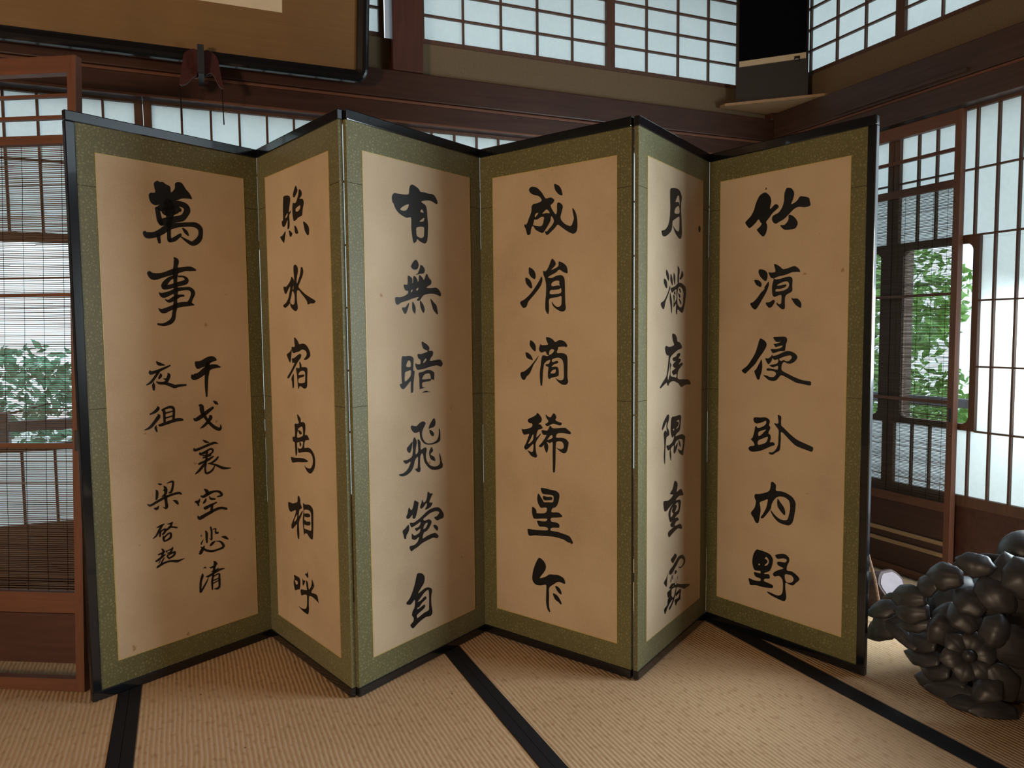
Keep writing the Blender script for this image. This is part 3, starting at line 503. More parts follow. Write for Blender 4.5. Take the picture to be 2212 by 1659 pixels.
2:P2362,7871 2420,7925 2523,7894 2638,7888 2755,7957 2891,8004 3008,7979 3042,7921 2995,7844 2904,7717 2871,7599 2897,7473 2992,7339 3109,7270 3287,7247 3490,7278 3614,7360 3669,7493 3673,7674 3714,7670 3741,7527 3741,7359 3704,7265 3549,7215 3326,7201 3088,7231 2951,7289 2818,7428 2774,7569 2748,7687 2632,7667 2518,7680 2425,7757|P3448,8058 3516,7955 3503,7831 3421,7764 3260,7747 3184,7730 3222,7833 3325,7960|P3228,7695 3357,7640 3436,7548 3414,7474 3333,7484 3246,7583|P2415,7397 2392,7212 2332,7086 2275,7064 2184,7146 2186,7239 2281,7306|P2514,7539 2588,7456 2624,7371 2581,7187 2557,6988 2673,7040 2678,7229 2664,7433 2722,7433 2797,7336 2800,7104 2948,7140 3046,7134 3078,7068 3040,6908 3056,6741 3171,6573 3349,6477 3531,6450 3676,6498 3709,6620 3664,6878 3744,6755 3791,6580 3841,6474 3828,6377 3713,6338 3467,6334 3246,6402 3071,6546 2956,6701 2885,6964 2776,6890 2758,6579 2778,6467 2734,6386 2656,6391 2562,6460 2525,6520 2631,6524 2664,6702 2660,6886 2533,6802 2471,6636 2373,6489 2239,6410 2070,6363 1904,6376 1797,6447 1980,6457 2148,6524 2264,6640 2333,6777 2173,6741 2099,6745 2000,6852 2157,6856 2308,6888 2404,6955 2447,7138 2434,7367|P3294,7115 3363,7044 3371,6974 3279,6917 3258,6871 3417,6787 3475,6681 3464,6634 3274,6717 3207,6844 3191,6970
2:P2210,5327 2311,5219 2398,5297 2460,5488 2508,5493 2641,5413 2649,5357 2585,5124 2504,4949 2436,4916 2370,4956 2363,5060 2257,4987 2144,4970 2086,5049 2149,5144|P2827,5460 2893,5352 3002,5400 3055,5514 3088,5668 3148,5650 3207,5598 3327,5576 3243,5466 3159,5315 3279,5285 3298,5232 3195,5141 2995,5104 2956,5132 3038,5227 3020,5320 2899,5226 2800,5177 2732,5204 2724,5260 2785,5358|P2249,4826 2385,4797 2558,4829 2793,4917 3033,5034 3254,5087 3498,5081 3661,5021 3803,4865 3853,4755 3819,4663 3631,4645 3528,4631 3427,4702 3388,4773 3511,4783 3627,4872 3576,4925 3434,4961 3190,4946 2969,4867 2870,4832 2907,4755 3126,4758 3244,4670 3222,4577 3118,4460 2997,4389 2877,4360 2814,4188 3033,4228 3315,4248 3436,4228 3577,4104 3503,4036 3331,4097 3109,4085 2810,4043 2574,3961 2420,3930 2304,3890 2248,3931 2214,4068 2423,4066 2579,4139 2650,4280 2485,4223 2343,4269 2316,4337 2328,4456 2431,4372 2585,4385 2683,4431 2715,4534 2549,4488 2502,4526 2475,4600 2630,4608 2719,4685 2721,4753 2555,4706 2334,4659 2269,4727|H3063,4653 2964,4653 2883,4580 2861,4488 2960,4508 3031,4576|P2186,4779 2206,4619 2151,4523 2084,4457 2062,4354 1988,4371 1954,4487 1916,4629 2025,4686|P3331,4511 3443,4501 3554,4407 3541,4296 3479,4310 3380,4416
2:P2512,3069 2610,3097 2746,3047 2842,2965 2879,2858 2835,2702 2694,2575 2554,2442 2711,2473 2890,2519 3049,2499 3189,2419 3217,2326 3172,2155 3175,1871 3220,1644 3187,1541 3085,1516 2906,1545 2706,1511 2509,1449 2353,1376 2276,1374 2192,1470 2194,1525 2320,1594 2332,1701 2259,1807 2290,1921 2390,2056 2405,2272 2298,2221 2202,2175 2043,2230 2026,2297 2169,2383 2307,2576 2429,2816|H2528,2166 2684,2174 2864,2247 2932,2205 2921,2145 2741,2074 2601,1977 2523,1980 2522,1925 2678,1953 2837,1988 2875,1920 2814,1855 2596,1784 2488,1734 2504,1639 2671,1676 2850,1718 3040,1736 3065,1905 3072,2185 3057,2387 2967,2419 2827,2369 2687,2271 2567,2195
3:P2174,15557 2245,15616 2349,15618 2504,15562 2641,15443 2742,15323 2843,15183 2944,15177 3062,15183 3162,15124 3198,15073 3144,14993 3052,14930 3109,14797 3192,14681 3258,14621 3300,14709 3310,14961 3409,14976 3507,14898 3531,14816 3473,14637 3439,14508 3488,14397 3618,14278 3796,14202 3877,14226 3934,14352 3958,14428 3919,14615 3903,14748 3975,14688 4046,14549 4085,14363 4092,14153 4060,14012 3972,13948 3876,13957 3698,14046 3487,14185 3331,14287 3222,14197 3037,14067 2901,13992 2834,14059 2817,14122 2902,14114 2970,14181 3089,14277 3173,14389 3157,14485 3074,14587 3040,14443 2955,14317 2852,14193 2732,14082 2629,14105 2440,14204 2320,14346 2249,14250 2212,14089 2115,14063 2071,14101 2020,14272 1968,14359 1965,14435 2057,14426 2165,14628 2263,14823 2273,14986 2361,15057 2517,15066 2681,15115 2664,15198 2553,15292 2364,15349 2208,15450|H2549,14744 2462,14740 2410,14684 2418,14615 2496,14675|H3016,14687 2941,14789 2874,14819 2806,14777 2711,14693 2805,14703 2907,14705|H2779,14578 2668,14603 2547,14548 2443,14531 2382,14544 2347,14432 2337,14371 2493,14329 2648,14307 2734,14366 2761,14472|P3198,15592 3347,15539 3445,15447 3501,15308 3522,15206 3460,15201 3361,15253 3247,15380 3211,15477
3:P2149,12998 2289,12934 2376,12853 2423,12727 2405,12611 2356,12600 2234,12668 2146,12784 2133,12868|P1994,12667 2145,12611 2232,12502 2275,12362 2256,12300 2177,12318 2054,12428 1998,12528|P2660,12672 2694,12602 2693,12506 2614,12346 2439,12161 2262,12002 2102,11855 2029,11704 1921,11658 1850,11688 1752,11853 1942,11944 2139,12076 2300,12222 2476,12421 2599,12580|P3090,13216 3198,13141 3239,13057 3231,13004 3130,12916 3062,12860 3213,12898 3347,12970 3365,13109 3529,13051 3643,12964 3692,12868 3708,12727 3626,12725 3495,12786 3379,12847 3246,12761 3027,12679 2925,12617 3094,12601 3245,12653 3395,12672 3494,12653 3576,12568 3599,12380 3603,12112 3612,11777 3633,11615 3586,11522 3471,11496 3305,11557 3155,11656 3088,11753 3071,11836 3155,11738 3272,11659 3389,11663 3455,11728 3464,11849 3457,11997 3291,11963 3140,11955 2970,11914 2961,11730 2959,11553 2924,11424 2848,11501 2806,11625 2817,11872 2844,12144 2846,12389 2797,12610 2746,12708 2735,12845 2824,12827 2910,12903 2996,13046|H3377,12485 3227,12499 3093,12445 3058,12379 3109,12329 3360,12344 3417,12295 3377,12391|H3442,12253 3359,12217 3142,12206 3023,12198 2997,12090 3157,12070 3441,12099
3:P2187,10572 2301,10519 2388,10421 2405,10296 2378,10202 2264,10267 2158,10393 2150,10477|P1974,10169 2085,10146 2208,10056 2278,9917 2225,9916 2047,9970 1985,10054|P2525,10067 2454,9934 2312,9763 2222,9593 2131,9450 2005,9347 1950,9260 1878,9230 1788,9284 1744,9468 1917,9529 2116,9661 2241,9776 2384,9919|P2833,10670 2961,10663 3080,10615 3164,10546 3214,10512 3315,10560 3432,10573 3564,10539 3687,10404 3621,10343 3580,10367 3347,10356 3313,10287 3271,10164 3463,10159 3595,10126 3677,10046 3689,9789 3682,9383 3711,9275 3689,9179 3606,9129 3473,9131 3323,9208 3206,9334 3341,9277 3458,9274 3533,9337 3542,9542 3527,9814 3478,9935 3378,9995 3261,10000 3075,9943 3100,9854 3277,9905 3327,9851 3277,9816 3142,9779 3056,9695 3226,9712 3326,9660 3338,9441 3274,9391 3139,9360 3020,9329 2960,9292 2900,9360 2901,9526 2920,9685 2834,9718 2809,9780 2921,9796 2981,9859 2990,9928 2853,9884 2749,9785 2722,9660 2694,9493 2675,9213 2656,9080 2604,9064 2579,9182 2564,9489 2610,9769 2673,10062 2871,10050 2957,10086 2871,10092 2804,10201 2648,10165 2561,10213 2541,10311 2607,10457 2650,10415 2908,10429 2858,10546|H3145,10266 3043,10279 2966,10203 2957,10092 3076,10142 3153,10218|H3208,9616 3107,9600 3012,9515 3021,9487 3157,9491 3221,9547
3:P2438,8148 2543,8087 2621,7993 2633,7910 2593,7837 2488,7766 2575,7765 2653,7686 2662,7645 2591,7604 2486,7575 2432,7472 2404,7314 2573,7455 2590,7428 2466,7276 2376,7127 2366,6970 2391,6787 2429,6691 2389,6631 2318,6623 2176,6667 2069,6771 2016,6845 2141,6806 2231,6808 2263,6875 2269,7075 2143,6978 1998,6865 1925,6858 1872,6940 1964,7091 2056,7300 2093,7403 1949,7370 1858,7370 1795,7466 1769,7586 1814,7546 1969,7565 2149,7621 2230,7684 2222,7769 2115,7775 2035,7855 2098,7931 2224,7982 2402,8078|H2263,7416 2200,7311 2109,7161 2045,7063 2144,7107 2252,7216 2275,7318|P2796,8116 2890,8052 2993,8031 3062,8105 3114,8166 3181,8147 3235,8047 3197,7954 3298,7906 3433,7880 3446,7840 3415,7790 3314,7789 3162,7820 3060,7813 2940,7749 2853,7722 2793,7759 2776,7800 2854,7827 2906,7907 2829,7993|P2974,7751 3085,7676 3280,7690 3565,7725 3681,7672 3804,7592 3788,7529 3697,7529 3531,7543 3330,7528 3245,7480 3227,7374 3430,7384 3596,7363 3696,7282 3715,7201 3644,6948 3552,6884 3477,6883 3326,6959 3216,7040 3343,7003 3461,7013 3520,7074 3512,7184 3446,7254 3294,7255 3218,7200 3199,6975 3188,6556 3160,6232 3083,6223 3076,6475 3071,6894 3073,7201 2952,7163 2849,7189 2709,7071 2604,6998 2534,7006 2508,7039 2640,7164 2799,7374 2816,7425 2712,7423 2643,7474 2635,7579 2835,7573 2904,7634|H3057,7437 2989,7417 2919,7342 2858,7267 2936,7287 3074,7355|P2832,7180 2900,7032 2846,6845 2803,6847 2718,7044
3:P2583,5614 2767,5623 2975,5606 3181,5597 3300,5543 3342,5464 3316,5293 3264,5145 3178,5042 3066,4997 3014,4912 3030,4851 3296,4883 3439,4799 3431,4749 3261,4706 3003,4656 2985,4554 3071,4532 3208,4532 3319,4493 3336,4411 3293,4369 3104,4346 2983,4298 2965,4231 3069,4220 3275,4225 3495,4198 3679,4173 3779,4120 3870,3982 3861,3939 3795,3902 3787,3939 3662,3946 3511,4004 3274,4027 3033,4029 2649,3986 2293,3948 2095,3896 2014,3952 1996,4052 2015,4128 2295,4141 2826,4208 2827,4301 2669,4305 2510,4287 2440,4369 2414,4473 2618,4483 2794,4517 2821,4600 2619,4576 2317,4523 2236,4568 2193,4721 2194,4851 2216,4926 2338,4872 2382,4792 2399,4730 2656,4760 2796,4824 2823,4956 2727,4970 2595,4934 2516,4983 2438,5116 2421,5257 2467,5413 2572,5306 2659,5203 2711,5146 2886,5170 3041,5185 3093,5234 3103,5362 3077,5415 2974,5430 2678,5419 2600,5495|P2687,5363 2818,5345 3025,5366 3042,5284 2973,5253 2729,5213 2660,5289
3:P2465,3195 2572,3189 2695,3111 2764,2995 2760,2879 2674,2732 2504,2517 2637,2551 2779,2623 2902,2713 3059,2740 3266,2765 3453,2725 3537,2650 3557,2534 3469,2523 3350,2543 3230,2515 3091,2415 2899,2252 2893,1999 2885,1636 2937,1446 2884,1426 2806,1531 2763,1753 2775,2117 2768,2325 2600,2275 2421,2238 2278,2266 2198,2359 2181,2487 2228,2731 2339,3000|P3143,2361 3263,2366 3365,2288 3412,2156 3364,2134 3245,2205|P3051,2098 3227,2065 3346,1942 3410,1828 3371,1790 3260,1858 3131,1915
4:P2414,15432 2674,15486 2957,15509 3174,15467 3341,15327 3342,15217 3290,15058 3293,14838 3334,14595 3357,14321 3378,14116 3326,13944 3198,13901 3053,13931 2800,14055 2674,14178 2620,14266 2798,14171 3014,14122 3139,14187 3155,14368 3151,14614 2935,14561 2688,14463 2566,14395 2551,14258 2466,14087 2243,13957 1973,13856 1773,13856 1713,13928 1689,14004 1971,14074 2206,14233 2323,14446 2371,14693 2376,14880 2359,15145 2363,15358|H3068,15298 2961,15258 2873,15151 2821,15055 3071,15090 3145,14984 3161,15123 3123,15268|H3109,14958 2895,14902 2754,14796 2756,14681 3149,14738|P4984,14532 5095,14486 5098,14384 5029,14304 4927,14329 4896,14406 4923,14482
4:P2087,12814 2259,12698 2312,12566 2279,12456 2158,12531 2054,12685|P1921,12515 2091,12460 2161,12329 2145,12228 2043,12230 1906,12344 1878,12449|P2385,12300 2403,12219 2199,11967 2031,11787 1932,11583 1848,11535 1764,11566 1671,11644 1663,11736 1862,11795 2063,11936 2266,12145|P2459,12703 2591,12527 2594,12323 2470,12412 2406,12544|P2705,12752 2820,12622 2806,12360 2723,12425 2671,12600|P3030,12986 3177,12920 3197,12810 3145,12641 3129,12446 3021,12440 3018,12633 3033,12800|P3399,12851 3512,12774 3513,12676 3293,12558 3182,12587 3291,12677|P2472,12236 2789,12305 3075,12429 3294,12451 3480,12421 3688,12347 3777,12223 3751,11995 3660,11737 3569,11550 3477,11457 3347,11461 3052,11554 2999,11413 2946,11392 2890,11481 2905,11730 2727,11629 2674,11642 2707,11821 2651,12011 2775,12002 2777,11878 2726,11753 2920,11883 2936,12035 2916,12214 2720,12151 2544,12089 2473,12168|H3186,12309 3078,12249 3025,12108 3010,11900 3031,11748 3160,11653 3344,11630 3491,11732 3544,11945 3541,12128 3446,12251 3297,12303|P2405,12097 2512,11911 2566,11748 2553,11440 2500,11446 2445,11650 2366,11892|P2703,12095 2809,12154 2846,12032 2775,12043|P3151,12238 3261,12243 3318,12120 3226,12130|P3098,12097 3264,12034 3265,11957 3155,11960|P3137,11925 3322,11840 3343,11728 3231,11781
4:P2598,10732 2739,10747 2883,10705 2993,10606 3049,10487 3252,10449 3421,10333 3403,10248 3108,10205 2820,10122 2537,10019 2432,9940 2399,9803 2315,9560 2230,9386 2250,9234 2335,9311 2421,9458 2419,9624 2434,9802 2541,9715 2471,9622 2456,9471 2492,9358 2688,9327 2958,9285 2974,9403 2723,9374 2651,9419 2596,9505 2899,9603 2755,9623 2664,9731 2896,9834 2752,9832 2652,9877 2644,9947 2930,9993 3037,10074 3257,10096 3295,10024 3149,9916 3316,9896 3336,9825 3152,9719 3448,9764 3524,9704 3265,9587 3119,9481 3067,9272 3271,9204 3608,9192 4031,9154 4221,9063 4231,8974 3957,8991 3688,8979 3443,8937 3312,8974 3162,9069 2906,9140 2690,9181 2407,9142 2269,9047 2182,9101 2147,9158 1892,9078 1658,9005 1608,9042 1824,9191 2093,9352 2194,9538 2309,10019 2188,10036 2050,10142 2014,10305 2116,10358 2323,10320 2603,10341 2762,10394 2636,10541
4:P2263,8108 2369,8053 2353,7930 2233,7762 2234,7679 2357,7555 2377,7413 2168,7369 2118,7251 2069,6981 2055,6707 2041,6488 1971,6581 1945,6791 1983,7061 1952,7340 1926,7522 2079,7600 2184,7519 2147,7689 2162,7880 2009,7759 1840,7641 1789,7687 1872,7856 2109,8037|P2581,7977 2922,7985 3290,7995 3403,7924 3387,7754 3334,7558 3261,7452 3040,7392 2914,7307 3189,7317 3526,7306 3775,7204 3759,7046 3686,6822 3594,6587 3499,6590 3273,6690 3122,6854 3346,6773 3496,6774 3570,6924 3567,7084 3415,7158 3154,7164 2935,7106 2871,6958 3100,7071 3084,6930 2939,6779 2802,6734 2758,6832 2773,7013 2577,6969 2506,6908 2562,6746 2547,6537 2475,6604 2420,6794 2436,6918 2295,6909 2172,7023 2172,7092 2363,7074 2646,7143 2770,7254 2787,7337 2644,7297 2553,7392 2498,7567 2513,7760|H3218,7835 2998,7801 3163,7770 3184,7661 2947,7558 3148,7579 3257,7681|H2765,7586 2694,7559 2748,7517 2813,7545|P3210,7164 3342,7026 3381,6905 3288,6918 3192,7073
4:P2844,5784 3009,5763 3121,5658 3105,5516 3051,5389 3405,5431 3577,5315 3637,5172 3370,5207 3146,5191 2982,5115 3297,5079 3431,4977 3377,4784 3267,4617 3081,4583 2917,4517 3120,4503 3252,4387 3011,4367 2902,4254 3424,4211 3541,4009 3200,4100 2905,4073 2616,4010 2402,3975 2329,4161 2793,4242 2612,4268 2521,4388 2753,4487 2556,4451 2430,4549 2350,4793 2532,4968 2710,5060 2390,4968 2128,4906 1989,4979 1928,5200 1968,5282 2316,5236 2563,5273 2742,5353 2526,5401 2497,5455 2703,5560|H3168,5007 3002,5003 2947,4971 3077,4909 3004,4815 2925,4716 3172,4753 3226,4858|H2747,4939 2604,4882 2534,4769 2554,4615 2769,4699 2678,4753 2640,4846
4:P2916,3297 3064,3216 3084,3138 2919,3065 2774,3001 2664,3059 2573,3176 2770,3233|P3594,3078 3809,2937 3869,2832 3793,2702 3467,2641 3258,2719 3295,2739 3486,2688 3676,2763 3694,2862 3519,2974 3330,2972 3144,2874 2923,2773 2705,2673 2490,2676 2452,2815 2739,2910 2993,3016 3252,3110|P2364,2782 2277,2621 2228,2336 1999,2530 2033,2569 2207,2655|P2651,2659 2636,2476 2583,2391 2547,2415 2599,2544|P2832,2711 2779,2610 2763,2426 2689,2519 2742,2620|P2942,2702 3091,2655 3073,2586 2907,2574|P3150,2448 3188,2379 3135,2188 4242,1867 4223,1799 4005,1802 3769,1818 3536,1924 3118,2061 3046,1951 2901,1746 2756,1601 2487,1468 2432,1543 2647,1649 2754,1761 2502,1694 2290,1588 2116,1444 2026,1643 2288,1703 2322,1865 2535,1944 2356,1926 2283,2120 2460,2153 2568,2179 2442,2230 2674,2321 2930,2277 2927,2481 2966,2354 2949,2213 3079,2190|H2839,2237 2730,2204 2785,2188|H2676,2132 2660,2007 2643,1925 2753,1820 2863,1830 2953,1978 3006,2094|P3479,1911 3444,1684 3427,1555 3163,1533 3034,1441 2958,1567 2938,1683 3199,1655 3311,1694 3348,1802 3048,1774 2991,1850 3046,1892
5:P2291,15485 2394,15437 2498,15332 2547,15207 2544,15089 2512,14960 2530,14906 2672,15019 2755,15029 2832,14960 2808,14890 2609,14754 2492,14621 2408,14543 2367,14473 2411,14378 2397,14201 2322,14045 2236,14021 2157,14085 2032,14227 2023,14289 2118,14353 2195,14449 2150,14500 2070,14615 1958,14508 1765,14372 1676,14382 1551,14543 1574,14609 1760,14761 1881,14942 1966,15186 2102,15407|P3111,15494 3208,15493 3306,15456 3380,15344 3395,15241 3345,15076 3298,14952 3489,15026 3598,15153 3709,15144 3913,15071 3946,14974 3979,14842 3933,14799 3762,14790 3557,14830 3398,14780 3239,14657 3046,14507 2865,14434 2749,14385 2648,14431 2587,14550 2627,14663 2827,14740 2957,14884 3028,15093 3040,15324|P3220,14623 3402,14534 3534,14345 3512,14218 3426,14141 3216,14132 3052,14155 2968,14224 2901,14315 3049,14309 3178,14417 3201,14502|P2357,15643 2375,15588 2315,15568
5:P2122,12911 2262,12900 2384,12839 2445,12744 2447,12624 2406,12514 2320,12526 2179,12656 2103,12798|P1934,12562 2093,12548 2181,12489 2226,12411 2205,12321 2131,12325 2007,12408|P2493,12478 2511,12394 2479,12276 2395,12099 2260,11893 2123,11685 2019,11566 1931,11569 1840,11649 1785,11767 1909,11816 2084,11977 2204,12124 2341,12238 2332,12284 2425,12414|P2696,13058 2873,12982 2974,12900 3041,12858 3205,12875 3431,12927 3545,12879 3634,12793 3651,12719 3579,12731 3370,12732 3209,12684 3028,12645 2862,12626 2704,12570 2780,12535 2947,12547 3161,12592 3308,12590 3383,12504 3378,12285 3381,12124 3285,12056 3155,11988 3116,11857 3121,11576 3081,11533 3006,11532 2879,11629 2811,11706 2810,11766 2878,11711 2961,11708 2985,11789 2981,11996 2856,11987 2731,11951 2662,11996 2635,12103 2624,12268 2647,12416 2687,12563 2593,12592 2523,12694 2488,12794 2573,12773 2742,12791 2723,12919|H3180,12444 3016,12424 2900,12387 2809,12325 2951,12324 3116,12352 3166,12327 3118,12256 2919,12207 2785,12207 2770,12133 2954,12131 3135,12174 3241,12249 3263,12365|P2690,11860 2742,11798 2693,11695 2609,11608 2524,11596 2445,11659 2392,11767 2538,11784|P3345,11899 3418,11866 3547,11868 3644,11806 3713,11702 3712,11571 3673,11555 3535,11635 3437,11741
5:P2219,10556 2351,10492 2439,10401 2445,10294 2340,10110 2168,9892 2012,9672 1853,9528 1692,9382 1602,9324 1473,9406 1509,9470 1689,9601 1831,9777 1989,10013 2092,10276 2159,10492|P2265,9833 2296,9588 2264,9387 2213,9246 2188,9153 2109,9137 2045,9255 1980,9423 2050,9488 2188,9723|P2711,10598 2896,10610 3113,10615 3196,10582 3227,10493 3183,10359 3161,10210 3129,10135 2955,10126 2711,10057 2650,10114 2611,10192 2819,10199 2986,10238 3060,10314 2901,10290 2801,10259 2758,10312 2723,10364 2849,10388 2991,10448 2849,10433 2755,10493|P2686,10009 2672,9842 2588,9718 2520,9678 2458,9761 2404,9882 2517,9876 2619,9939|P2679,9948 2856,9996 3072,10090 3253,10140 3417,10110 3548,10038 3606,9950 3568,9847 3456,9755 3343,9715 3227,9727 3127,9770 3054,9700 3027,9580 3058,9475 3233,9392 3497,9283 3788,9192 4073,9161 4108,9104 4076,9023 3854,9056 3581,9094 3335,9202 3052,9318 2952,9261 2853,9151 2735,9115 2563,9131 2423,9224 2335,9297 2474,9287 2596,9246 2749,9260 2832,9377 2695,9456 2489,9456 2479,9532 2643,9530 2830,9506 2889,9515 2887,9636 2710,9577 2572,9642 2726,9676 2877,9726 2901,9847 2774,9829 2705,9873|H3321,9990 3157,9957 3025,9909 2934,9863 3010,9797 3110,9836 3193,9794 3308,9811 3396,9902 3387,9969
5:P1969,7753 2022,7812 2235,7825 2445,7847 2567,7804 2620,7716 2588,7590 2644,7503 2566,7319 2645,7258 2664,7136 2632,7010 2752,7023 2821,6969 2788,6912 2668,6868 2462,6758 2252,6663 2003,6602 1859,6608 1781,6694 1856,6782 2018,6824 1981,6938 1871,7036 1942,7091 2011,7318 2062,7518 2152,7456 2345,7521 2466,7625 2464,7733 2343,7676 2114,7601 2006,7646|H2478,7426 2347,7390 2180,7311 2182,7179 2279,7220 2383,7324|H2542,7185 2386,7122 2176,7014 2169,6872 2354,6917 2484,6993 2527,7075|P2915,7958 2991,7954 3051,7906 3047,7648 3149,7552 3368,7377 3632,7210 3891,7120 4177,7034 4221,6981 4180,6866 4022,6891 3701,6964 3538,7035 3338,7193 3059,7407 3047,7162 3033,6978 3011,6778 2877,6685 2742,6591 2621,6600 2603,6659 2740,6676 2875,6807 2948,6999 2953,7213 2958,7442 2862,7570 2784,7673 2945,7692
5:P2716,5645 2785,5648 2889,5557 2892,5372 3096,5382 3314,5342 3514,5247 3615,5113 3634,4981 3606,4733 3553,4466 3481,4330 3383,4267 3216,4261 3013,4298 2840,4419 2716,4582 2697,4672 2838,4542 3010,4436 3180,4408 3330,4452 3393,4633 3431,4853 3402,5076 3301,5165 3166,5203 2998,5182 2880,5107 2779,4966 2729,4849 2697,4703 2561,4506 2405,4322 2308,4332 2420,4510 2522,4718 2579,5009 2449,4955 2273,4861 2284,4737 2305,4552 2272,4356 2231,4142 2160,4097 2087,4146 2013,4275 1930,4370 1929,4450 2062,4634 2112,4865 2057,4982 2073,5111 2233,5146 2444,5220 2618,5312 2676,5445 2691,5603|P2957,5105 3086,4974 3206,4842 3256,4683 3236,4587 3177,4607 3039,4735 2952,4873
5:P2156,3154 2281,3172 2476,3161 2688,3116 2802,3001 2805,2830 2748,2627 2663,2504 2488,2404 2506,2369 2664,2401 2704,2301 2667,2247 2509,2203 2475,2115 2634,2093 2818,2056 2819,1962 2672,1922 2425,1887 2157,1878 1939,1828 1883,1926 1862,2059 2064,2039 2316,2073 2332,2165 2134,2186 2069,2329 2240,2341 2329,2356 2319,2433 2113,2405 2030,2512 1996,2713 2041,2965|H2550,2989 2498,2913 2569,2898 2605,2813 2501,2693 2519,2665 2624,2738 2657,2872 2603,2954|H2270,2684 2244,2645 2280,2625 2315,2671|P2912,3145 3149,3242 3301,3243 3419,3164 3430,3043 3358,2872 3352,2716 3527,2722 3692,2657 3800,2570 3810,2497 3682,2356 3585,2254 3452,2249 3309,2273 3305,2054 3343,1801 3311,1668 3228,1617 3057,1627 2815,1669 2657,1720 2595,1774 2744,1776 2952,1747 3123,1794 3197,1932 3210,2184 3181,2347 3095,2434 3010,2435 2890,2381 2820,2441 2871,2533 3006,2629 3217,2752 3038,2793 2968,2869 3035,2940 3272,2967 3337,3067 3219,3093 3000,3025 2922,3077|H3429,2582 3279,2551 3291,2376 3351,2307 3484,2319 3590,2408 3597,2502 3529,2577
"""
# ================================================================ FOLDING SCREEN
PTS = {'A0': (-1.25, 2.127), 'A1': (-0.873, 2.603), 'B1': (-0.485, 2.143), 'C0': (-0.464, 2.146), 'C1': (-0.105, 2.629), 'D1': (0.363, 2.247), 'E0': (0.381, 2.236), 'E1': (0.722, 2.73), 'F1': (1.092, 2.249)}
PANELS = [('A0', 'A1'), ('A1', 'B1'), ('C0', 'C1'), ('C1', 'D1'), ('E0', 'E1'), ('E1', 'F1')]
PAPER = [(0.080, 0.552), (0.071, 0.536), (0.060, 0.542), (0.060, 0.552), (0.064, 0.530), (0.051, 0.528)]
SH, ST, RAIL = 1.72, 0.0125, 0.030
screen = empty('folding_screen', Matrix.Translation((-0.08, 2.40, 0)))
tag(screen, 'six-panel folding screen of black brush calligraphy on beige paper with olive brocade borders', 'folding screen')
INV = screen.matrix_world.inverted()

def crom(pts, closed, n=4):
    """smooth a list of tuples with Catmull-Rom"""
    N = len(pts); out = []
    if N < 3: return pts
    rng = range(N) if closed else range(N-1)
    for i in rng:
        p0, p1, p2, p3 = (pts[(i+k-1) % N] for k in range(4)) if closed else (pts[max(i-1, 0)], pts[i], pts[i+1], pts[min(i+2, N-1)])
        for k in range(n):
            t = k/n
            out.append(tuple(0.5*((2*b)+(-a+c)*t+(2*a-5*b+4*c-d)*t*t+(-a+3*b-3*c+d)*t**3) for a, b, c, d in zip(p0, p1, p2, p3)))
    if not closed: out.append(pts[-1])
    return out

def ink_mesh(parts, y):
    """brush strokes as thin raised ink shapes on the paper plane (u, z)"""
    mb = MB(); th = 0.0004
    def slab(loops):
        flat = [p for L in loops for p in L]
        tris = tessellate_polygon([[Vector((p[0], p[1], 0)) for p in L] for L in loops])
        f = [mb.bm.verts.new((p[0], y-th, p[1])) for p in flat]
        for t in tris:
            try: mb.bm.faces.new([f[i] for i in t])
            except ValueError: pass
    i = 0
    while i < len(parts):
        c, pts = parts[i]
        if c == 'S':
            q = crom([tuple(p) for p in pts], False, 5); L, R = [], []
            for k, p in enumerate(q):
                a, b = q[max(k-1, 0)], q[min(k+1, len(q)-1)]
                dx, dz = b[0]-a[0], b[1]-a[1]; ln = math.hypot(dx, dz) or 1e-9; nx, nz = -dz/ln, dx/ln; w = max(p[2], 0.0004)/2
                L.append((p[0]+nx*w, p[1]+nz*w)); R.append((p[0]-nx*w, p[1]-nz*w))
            def cap(p, a, w):
                dx, dz = p[0]-a[0], p[1]-a[1]; ln = math.hypot(dx, dz) or 1e-9; t = (dx/ln, dz/ln); n = (-t[1], t[0])
                return [(p[0]+w*(n[0]*math.cos(k)+0.85*t[0]*math.sin(k)), p[1]+w*(n[1]*math.cos(k)+0.85*t[1]*math.sin(k))) for k in (rad(30), rad(60), rad(90), rad(120), rad(150))]
            e = cap(q[-1], q[-2], q[-1][2]/2); s0 = cap(q[0], q[1], q[0][2]/2)
            # quads along the stroke plus end fans
            va = [mb.bm.verts.new((p[0], y-th, p[1])) for p in L]; vb = [mb.bm.verts.new((p[0], y-th, p[1])) for p in R]
            for k in range(len(L)-1): mb.bm.faces.new((va[k], va[k+1], vb[k+1], vb[k]))
            ve = [mb.bm.verts.new((p[0], y-th, p[1])) for p in e]; mb.bm.faces.new([va[-1]]+ve+[vb[-1]])
            vs = [mb.bm.verts.new((p[0], y-th, p[1])) for p in s0]; mb.bm.faces.new([vb[0]]+vs+[va[0]])
            i += 1
        else:
            loops = [crom([tuple(p) for p in pts], True, 3)]; i += 1
            while i < len(parts) and parts[i][0] == 'H':
                loops.append(crom([tuple(p) for p in parts[i][1]], True, 3)); i += 1
            slab(loops)
    return mb

CH = {}
for line in CHARS.strip().split('\n'):
    k, body = line.split(':'); parts = []
    for s in body.split('|'):
        parts.append((s[0], [tuple(int(v)/10000.0 for v in p.split(',')) for p in s[1:].split(' ')]))
    CH.setdefault(int(k), []).append(parts)

